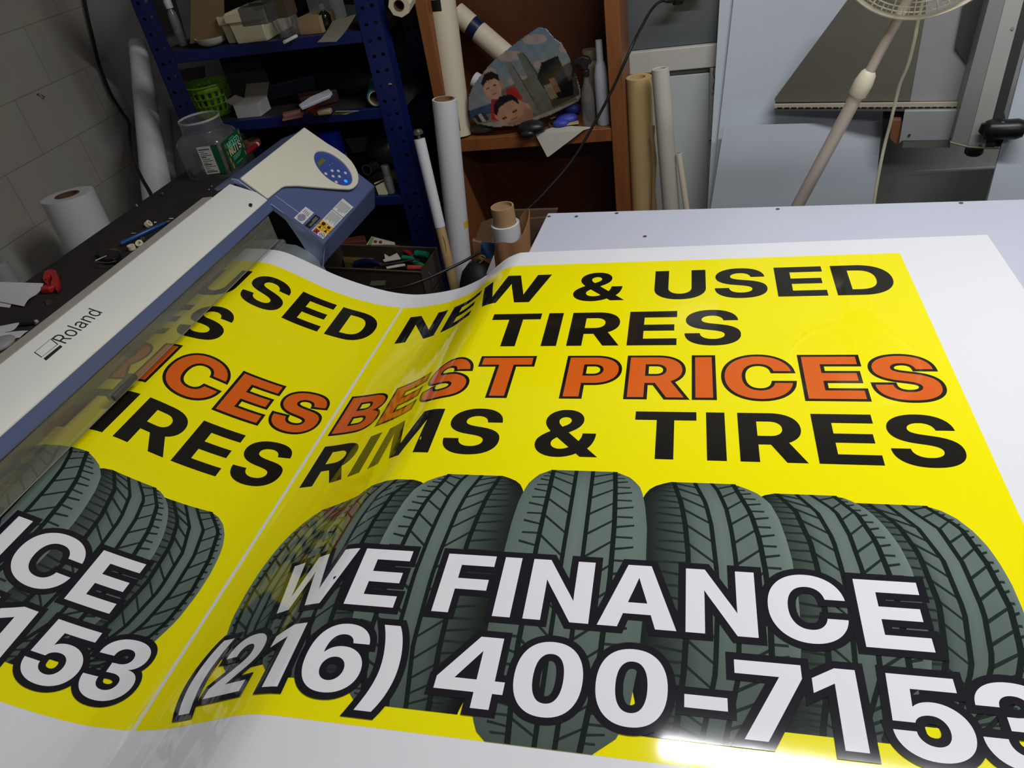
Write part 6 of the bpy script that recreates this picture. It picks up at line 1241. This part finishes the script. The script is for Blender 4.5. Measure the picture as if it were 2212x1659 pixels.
k = MB(); k.path([CP(x, y, 0.085) for x, y in ((2052, 307), (2090, 317), (2130, 320), (2158, 320))], 0.003, 6); obj('end_edge', k, mat('edge_brass', (140, 132, 104), 0.4), cut)
k = MB(); k.prism([CP(x, y, 0.06) for x, y in ((2126, 262), (2172, 256), (2176, 290), (2160, 318), (2124, 316))], -cn_ * 0.05); obj('handle_bracket', k, M_black, cut, bevel=0.003)
hp0, hp1 = CP(2122, 281, 0.10), CP(2216, 278, 0.10)
k = MB(); d = (hp1 - hp0); k.lathe([(0.010, 0), (0.026, 0.006), (0.031, 0.02), (0.029, d.length * 0.5), (0.030, d.length * 0.8), (0.024, d.length * 0.95), (0.008, d.length)], hp0, d, 24)
k.prism([CP(x, y, 0.10) for x, y in ((2113, 282), (2120, 266), (2165, 259), (2205, 270), (2205, 280), (2125, 292))], cn_ * 0.012); obj('handle', k, mat('handle_black', (22, 22, 26), 0.35), cut, smooth=50)
k = MB(); k.cyl(CP(2166, 266, 0.112), CP(2166, 266, 0.115), 0.005, seg=12); obj('screw', k, MATS['steel'], cut)
k = MB(); k.lathe([(0.020, 0), (0.026, 0.006), (0.026, 0.022)], CP(2102, 334, 0.04), V((0, 0, 1)), 20); obj('foot_knob', k, M_black, cut)

# ------------------------------------------------------------------ pedestal fan leaning behind the table
fan = thing('pedestal_fan', 'cream pedestal fan leaning over the far side of the table', 'fan', (0.28, 2.05, 0))
pb_, pm_, pt_ = AY(1725, 440, 1.985), AY(1866, 178, 1.97), AY(1945, 30, 1.96)
ax = (pt_ - pb_).normalized(); foot = pb_ + ax * (-pb_.z / ax.z)
M_fan = mat('fan_cream', (200, 192, 172), 0.4, var=0.03); M_pole = mat('fan_pole', (168, 156, 146), 0.4)
rb_ = PXM(pb_, 13.5)
k = MB(); k.cyl(foot + ax * 0.03, pm_, rb_ * 0.95); obj('outer_pole', k, M_pole, fan)
k = MB(); k.cyl(pm_, pt_ + ax * 0.16, rb_ * 0.66); obj('inner_pole', k, M_pole, fan)
k = MB(); k.lathe([(rb_ * 1.0, -0.035), (rb_ * 1.25, -0.03), (rb_ * 1.3, 0.0), (rb_ * 1.05, 0.022), (rb_ * 0.8, 0.028)], pm_, ax, 24); obj('height_collar', k, M_fan, fan, smooth=50)
k = MB(); k.lathe([(0.17, 0), (0.17, 0.012), (0.05, 0.035), (rb_ * 1.1, 0.05)], (foot.x, foot.y, 0), (0, 0, 1), 36); obj('base', k, M_fan, fan, smooth=40)
FR_ = 0.186
fd = ray(2010, -172).normalized(); fc = EYE + fd * 2.06
fnm = -fd; fnm = (fnm + V((0.0, 0, 0.10))).normalized(); fx, fy, _ = frame(fnm)
def FPt(r, a, o=0.0): return fc + (fx * math.cos(a) + fy * math.sin(a)) * r + fnm * o
def ring(k, r, rad, o, n=72, seg=6): 
    P = [FPt(r, 2 * PI * i / n, o) for i in range(n)]
    R = []
    for i in range(n):
        a = 2 * PI * i / n; er = fx * math.cos(a) + fy * math.sin(a)
        R.append([k.bm.verts.new(P[i] + (er * math.cos(2 * PI * q / seg) + fnm * math.sin(2 * PI * q / seg)) * rad) for q in range(seg)])
    for i in range(n):
        for q in range(seg): k.bm.faces.new((R[i][q], R[i][(q + 1) % seg], R[(i + 1) % n][(q + 1) % seg], R[(i + 1) % n][q]))
k = MB(); k.lathe([(FR_ - 0.004, -0.012), (FR_ + 0.004, -0.012), (FR_ + 0.006, 0), (FR_ + 0.004, 0.012), (FR_ - 0.004, 0.012), (FR_ - 0.004, -0.012)], fc, fnm, 72, caps=False); obj('guard_band', k, M_fan, fan, smooth=50)
k = MB()
for r, o in ((0.06, 0.062), (0.10, 0.058), (0.128, 0.050), (0.148, 0.040), (0.166, 0.026), (0.176, 0.016)): ring(k, r, 0.0014, o)
for i in range(24):
    a = 2 * PI * i / 24; k.path([FPt(r, a, o) for r, o in ((0.04, 0.064), (0.10, 0.060), (0.148, 0.042), (0.172, 0.022), (FR_, 0.004))], 0.0014, 5)
for i in range(96):
    a = 2 * PI * i / 96; k.path([FPt(r, a, o) for r, o in ((0.166, 0.026), (0.176, 0.016), (FR_, 0.004))], 0.0011, 4)
obj('front_guard', k, M_fan, fan)
k = MB()
for i in range(48):
    a = 2 * PI * i / 48; k.path([FPt(r, a, o) for r, o in ((0.05, -0.07), (0.11, -0.066), (0.155, -0.05), (0.18, -0.02), (FR_, -0.004))], 0.0012, 5)
ring(k, 0.12, 0.0014, -0.066); ring(k, 0.155, 0.0014, -0.05); obj('rear_guard', k, M_fan, fan)
for i in range(3):
    a0 = 2 * PI * i / 3 + 0.5; k = MB(); k.sheet(lambda u, v: FPt(0.03 + 0.115 * u, a0 + (v - 0.5) * (0.9 + 0.5 * u), 0.014 * (v - 0.5) * 2), 6, 6, 0.002); obj('blade', k, glassy('fan_blade', (170, 180, 186), 0.5, 0.1, 0.5), fan, smooth=60)
k = MB(); k.lathe([(0.01, 0.066), (0.042, 0.062), (0.042, 0.058), (0.03, 0.02), (0.03, -0.03)], fc, fnm, 28); obj('hub', k, M_fan, fan, smooth=50)
k = MB(); k.lathe([(0.05, -0.075), (0.06, -0.10), (0.055, -0.19), (0.03, -0.21)], fc, fnm, 28); obj('motor_housing', k, M_fan, fan, smooth=50)
top_ = pt_ + ax * 0.16; k = MB(); k.path([top_ - ax * 0.01, top_ + ax * 0.02, fc + fnm * -0.12], 0.016, 10, 4); obj('neck', k, M_fan, fan)
crd = [AY(x, y, d_) for x, y, d_ in ((2003, -30, 1.99), (1990, 10, 1.99), (1982, 42, 2.0), (1974, 85, 2.0), (1960, 140, 2.02), (1943, 180, 2.04), (1934, 215, 2.05), (1922, 265, 2.05), (1908, 320, 2.05), (1895, 385, 2.05), (1886, 445, 2.05), (1880, 520, 2.06))]
k = MB(); k.path(crd, 0.0026, 6, 4); k.path([p + V((0.0035, 0, 0.001)) for p in crd], 0.0022, 6, 4); obj('cord', k, mat('cord_cream', (196, 190, 166), 0.5), fan)

# ------------------------------------------------------------------ black power cord with plug
t = thing('extension_cord', 'black cord with plug hanging across the bookcase down to the vinyl', 'cord', AY(1380, 75, 2.6))
k = MB(); k.path([AY(x, y, d_) for x, y, d_ in ((1434, 1, 2.77), (1422, 6, 2.75), (1408, 20, 2.72), (1394, 43, 2.60), (1366, 98, 2.47), (1322, 195, 2.43), (1283, 268, 2.40), (1235, 348, 2.36), (1170, 423, 2.30), (1120, 470, 2.26), (1060, 528, 2.19), (1010, 560, 2.12), (960, 585, 2.06), (915, 605, 2.0), (870, 620, 1.94), (825, 626, 1.86), (790, 630, 1.80))], 0.0048, 8, 5)
obj('cable', k, mat('cable_black', (16, 16, 17), 0.5), t)
a, b = AY(1434, 1, 2.77), AY(1474, -3, 2.80); k = MB(); d = (b - a); k.lathe([(0.006, 0), (0.010, d.length * 0.25), (0.010, d.length * 0.5), (0.018, d.length * 0.55), (0.018, d.length * 0.95), (0.014, d.length)], a, d, 16); obj('plug', k, mat('plug_dark', (20, 34, 26), 0.45), t, smooth=50)
k = MB(); pe = b + d.normalized() * 0.004; k.box(pe.x - 0.02, pe.x + 0.06, YB - 0.06, YB - 0.013, pe.z + 0.0, pe.z + 0.08); obj('socket_box', k, mat('socket_black', (30, 32, 32), 0.5), t, bevel=0.004)

# ------------------------------------------------------------------ wrapped roll by the table corner
p1 = AY(1091, 482, 2.05); rr = PXM(p1, 31)
t = roll('wrapped_roll', 'white roll with protruding card core half wrapped in brown kraft paper', 'roll', (p1.x + 0.012, p1.y, 0), p1, rr, M_roll_w, mat('core_kraft', (168, 136, 98), 0.8, var=0.05), rr * 0.80, core_out=0.055)
k = MB(); zt = p1.z
k.cyl(p1 + V((0, 0, 0.046)), p1 + V((0, 0, 0.0475)), rr * 0.69, seg=28); obj('core_plug', k, mat('core_plug', (150, 122, 90), 0.8), t)
def wrapf(i, j):
    a = 2 * PI * i + 0.3; camdir = math.atan2(-p1.y, -p1.x)
    top = zt - 0.030 + 0.05 * max(0, math.cos(a - camdir - 1.35)) ** 2 + 0.018 * math.sin(3 * a) - 0.03 * max(0, math.cos(a - camdir + 0.15)) ** 4
    r = rr * (1.10 + 0.06 * math.sin(5 * a) * j + 0.50 * j * j * max(0, math.cos(a - camdir - 1.3)) ** 2 + 0.05 * j)
    z = zt - 0.38 + (top - zt + 0.38) * j
    return V((p1.x + 0.006 + r * math.cos(a), p1.y + r * math.sin(a), z))
k = MB(); k.sheet(wrapf, 48, 10, 0.0012); obj('kraft_wrapper', k, mat('kraft_brown', (170, 126, 84), 0.75, var=0.08, scale=9), t, smooth=30)
# clutter left of it
M_card2 = mat('card_brown', (130, 98, 70), 0.8, var=0.08)
k = MB(); fl_ = [AY(x, y, 2.17) for x, y in ((1022, 530), (1040, 480), (1062, 472), (1064, 530), (1045, 530))]; k.prism(fl_, (0.004, 0.004, 0)); k.prism([AY(x, y, 2.16) for x, y in ((1020, 520), (1045, 526), (1064, 528), (1062, 548), (1024, 548))], (0, 0.02, 0))
single('torn_carton', k, M_card2, 'torn brown cardboard flaps left of the kraft wrapped roll', 'cardboard')
k = MB(); k.prism([AY(x, y, 2.20) for x, y in ((1110, 455), (1205, 452), (1200, 468), (1165, 476), (1110, 476))], (0, 0.012, 0)); k.prism([AY(x, y, 2.16) for x, y in ((1140, 474), (1180, 470), (1150, 520), (1140, 520))], (0, 0.012, 0)); single('carton_edge', k, mat('card_dark', (92, 68, 50), 0.8), 'dark cardboard edge showing behind the far left table corner', 'cardboard')
k = MB(); k.sheet(lambda i, j: AY(1036 + 30 * i + 4 * j, 556 - 34 * j + 4 * i, 2.10 + 0.01 * math.sin(6 * i + 5 * j)), 8, 8, 0.001); single('blue_tissue', k, mat('tissue_blue', (52, 104, 150), 0.7), 'blue tissue tucked against the kraft wrapped roll', 'tissue', smooth=60)
k = MB(); k.path([AY(x, y, 2.07) for x, y in ((1033, 558), (1040, 552), (1048, 556), (1042, 562), (1036, 556), (1044, 560), (1036, 568))], 0.0028, 6, 4); single('yellow_ribbon', k, mat('ribbon_yellow', (150, 126, 62), 0.6), 'knotted yellow ribbon on top of the black bag', 'ribbon')
k = MB(); c = AY(1028, 610, 2.06); k.ball(c + V((0.008, 0.02, -0.06)), (0.078, 0.075, 0.13)); k.cyl((c.x + 0.008, c.y + 0.02, 0), (c.x + 0.008, c.y + 0.02, c.z - 0.1), 0.06, 0.07); single('black_bag', k, mat('bag_black', (14, 14, 15), 0.6), 'black bag on the floor between the white roll and the wrapped roll', 'bag', smooth=60)
k = MB(); k.prism([AY(x, y, 2.0) for x, y in ((1066, 552), (1069, 575), (1066, 590), (1050, 592))], (0.001, 0.002, 0)); single('white_sliver', k, M_paper, 'sliver of white paper between the black bag and the wrapped roll', 'paper')

# ------------------------------------------------------------------ tool tray and what lies in it
ZR_ = 0.60
BR_, FR2 = AZ(943.7, 535.7, ZR_), AZ(908, 587.6, ZR_); FL_ = AZ(690, 577, ZR_); BL_ = BR_ + (FL_ - FR2)
tray = thing('tool_tray', 'open dark metal tool tray full of tools under the printer head', 'tool tray', (FR2 + BL_) / 2 - V((0, 0, 0.11)))
M_tray = mat('tray_dark', (58, 50, 40), 0.6, var=0.15, scale=10)
def slab(k, a, b, inn, h, th):
    d = (V(inn) - V(a)).normalized() * th; k.prism([a, b, b + d, a + d], (0, 0, -h))
k = MB()
slab(k, FL_, FR2, BL_, 0.11, 0.004); slab(k, BL_, BR_, FL_, 0.11, 0.004); slab(k, FR2, BR_, FL_, 0.11, 0.004); slab(k, FL_, BL_, FR2, 0.11, 0.004)
k.prism([p - V((0, 0, 0.106)) for p in (FL_, FR2, BR_, BL_)], (0, 0, -0.004)); obj('tray_body', k, M_tray, tray)
k = MB(); k.path([FL_, FR2, BR_, BL_], 0.003, 6); obj('rolled_rim', k, mat('tray_rim', (92, 80, 60), 0.5), tray)
k = MB(); m_ = FR2 + (BR_ - FR2) * 0.35 + V((0, 0, -0.035)); k.path([m_, m_ + V((0.012, -0.004, -0.02)), m_ + V((0.006, -0.008, -0.04))], 0.002, 6, 4); obj('latch', k, MATS['steel'], tray)
case = thing('storage_case', 'large dark storage case with pale label below the tool tray', 'case', (-1.0, 2.2, 0))
k = MB(); zc = ZR_ - 0.112; e1 = (FR2 - FL_).normalized(); e2 = (BR_ - FR2).normalized()
q = [V((p.x, p.y, 0)) for p in (FL_ - e1 * 0.05 - e2 * 0.0, FR2 + e1 * 0.0 - e2 * 0.0, BR_ + e1 * 0.0, BL_ - e1 * 0.05)]
k.prism(q, (0, 0, zc)); obj('case_body', k, mat('case_dark', (44, 40, 38), 0.6), case, bevel=0.012)
ln_ = V((e1.y, -e1.x, 0)).normalized()
def LP(px, py): return AP(px, py, q[0] + ln_ * 0.001, ln_)
k = MB(); k.prism([LP(x, y) for x, y in ((802, 607), (834, 606), (831, 616), (798, 617))], ln_ * 0.0008); obj('label', k, mat('case_label', (128, 126, 112), 0.5), case)
# tools: everything lies on the tray floor or on what is below it
zf = ZR_ - 0.1045
def tp(x, y, h): return AZ(x, y, ZR_ - 0.10 + h)
kb = MB(); bx = [tp(742, 566, 0.05), tp(808, 566, 0.05), tp(800, 540, 0.05), tp(738, 538, 0.05)]; bz = [V((p.x, p.y, zf)) for p in bx]; loft(kb, bz, bx); single('wooden_block', kb, mat('block_olive', (104, 84, 48), 0.6), 'olive brown wooden block with a dark slot in the tool tray', 'block', bevel=0.003)
def tool(name, label, cat, segs):
    t = thing(name, label, cat, segs[0][2][0])
    for nm, m, P, r, tap in segs:
        k = MB(); k.path(P, r, 8, 5, taper=tap); obj(nm, k, m, t, smooth=60)
    return t
M_tred = mat('tool_red', (160, 26, 30), 0.4); M_tgreen = mat('tool_green', (24, 122, 84), 0.4); M_tsteel = mat('tool_steel', (96, 92, 90), 0.35, metal=0.8)
tool('pliers', 'pliers with long red handles lying at the back of the tool tray', 'pliers', [('handle', M_tred, [tp(842, 531, 0.085), tp(862, 535, 0.087), tp(888, 549, 0.08)], 0.009, 0.8), ('handle', M_tred, [tp(836, 545, 0.065), tp(852, 549, 0.06), tp(872, 558, 0.05)], 0.009, 0.8), ('jaws', M_tsteel, [tp(842, 531, 0.085), tp(832, 534, 0.08), tp(826, 537, 0.078)], 0.010, 0.6)])
tool('screwdriver', 'green handled screwdriver at the right end of the tool tray, uppermost', 'screwdriver', [('handle', M_tgreen, [tp(898, 547, 0.08), tp(912, 548, 0.08), tp(924, 550, 0.08)], 0.012, 0.95), ('shank', M_tsteel, [tp(898, 547, 0.08), tp(885, 556, 0.07)], 0.004, 1)])
tool('screwdriver', 'green handled screwdriver lying across the red pliers', 'screwdriver', [('handle', M_tgreen, [tp(870, 556, 0.07), tp(882, 557, 0.07), tp(893, 559, 0.07)], 0.009, 0.8), ('shank', M_tsteel, [tp(870, 556, 0.07), tp(856, 562, 0.06)], 0.003, 1)])
tool('screwdriver', 'green tipped screwdriver lowest at the right of the tool tray', 'screwdriver', [('handle', M_tgreen, [tp(895, 567, 0.06), tp(905, 570, 0.06), tp(917, 575, 0.06)], 0.009, 0.8), ('shank', M_tsteel, [tp(895, 567, 0.06), tp(866, 563, 0.055), tp(840, 570, 0.05)], 0.0035, 1)])
tool('screwdriver', 'screwdriver with pinkish red handle at the front of the tool tray', 'screwdriver', [('handle', mat('tool_pink', (168, 66, 62), 0.4), [tp(882, 578, 0.06), tp(897, 578, 0.06), tp(912, 578, 0.06)], 0.010, 0.9), ('grip', M_black, [tp(860, 578, 0.06), tp(882, 578, 0.06)], 0.009, 1)])
tool('tweezers', 'thin steel tweezers lying on top of the tools', 'tweezers', [('arm', M_tsteel, [tp(822, 573, 0.075), tp(860, 567, 0.078), tp(893, 561, 0.08), tp(906, 562, 0.078)], 0.0035, 0.8)])
tool('snips', 'dark blue handled snips in the middle of the tool tray', 'snips', [('handle', mat('tool_navy', (22, 26, 70), 0.4), [tp(767, 569, 0.06), tp(790, 563, 0.068), tp(820, 569, 0.06)], 0.010, 0.8), ('handle', mat('tool_navy', (22, 26, 70), 0.4), [tp(765, 572, 0.04), tp(792, 573, 0.04), tp(820, 571, 0.05)], 0.009, 0.8), ('blade', M_tsteel, [tp(820, 570, 0.06), tp(838, 568, 0.06)], 0.006, 0.4)])
def slip(label, px, h, m): 
    k = MB(); k.prism([tp(x, y, h) for x, y in px], (0, 0, 0.003)); return single('plastic_scraper', k, m, label, 'scraper')
M_slip = mat('scraper_white', (200, 196, 182), 0.5)
slip('white triangular scraper in the middle of the tool tray', ((827, 563), (858, 548), (866, 560), (830, 566)), 0.075, M_slip)
slip('long white scraper at the front of the tool tray', ((834, 578), (858, 573), (874, 571), (876, 574), (860, 577), (836, 581)), 0.07, M_slip)
slip('small white scraper wedged beside the wooden block', ((830, 549), (840, 555), (832, 559)), 0.066, M_slip)
sr = slip('white and green printed scraper at the back of the tool tray', ((792, 530), (803, 512), (853, 525), (854, 530), (830, 529)), 0.102, mat('scraper_print', (196, 192, 170), 0.5))
k = MB(); k.prism([tp(x, y, 0.1056) for x, y in ((794, 529), (802, 512.5), (808, 514), (802, 529))], (0, 0, 0.0006)); obj('green_end', k, mat('scraper_green', (122, 150, 88), 0.5), sr)
for x in (811, 822): k = MB(); k.prism([tp(x + 4 * math.cos(2 * PI * i / 12), 522 + (x - 811) * 0.1 + 3.2 * math.sin(2 * PI * i / 12), 0.1056) for i in range(12)], (0, 0, 0.0006)); obj('round_mark', k, mat('mark_brown', (112, 64, 40), 0.5), sr)
k = MB(); k.prism([tp(x, y, 0.05) for x, y in ((736, 530), (792, 522), (795, 534), (740, 540))], (0, 0, 0.03)); single('red_pouch', k, mat('pouch_red_brown', (92, 44, 34), 0.7), 'red brown pouch at the left end of the tool tray', 'pouch', bevel=0.004)
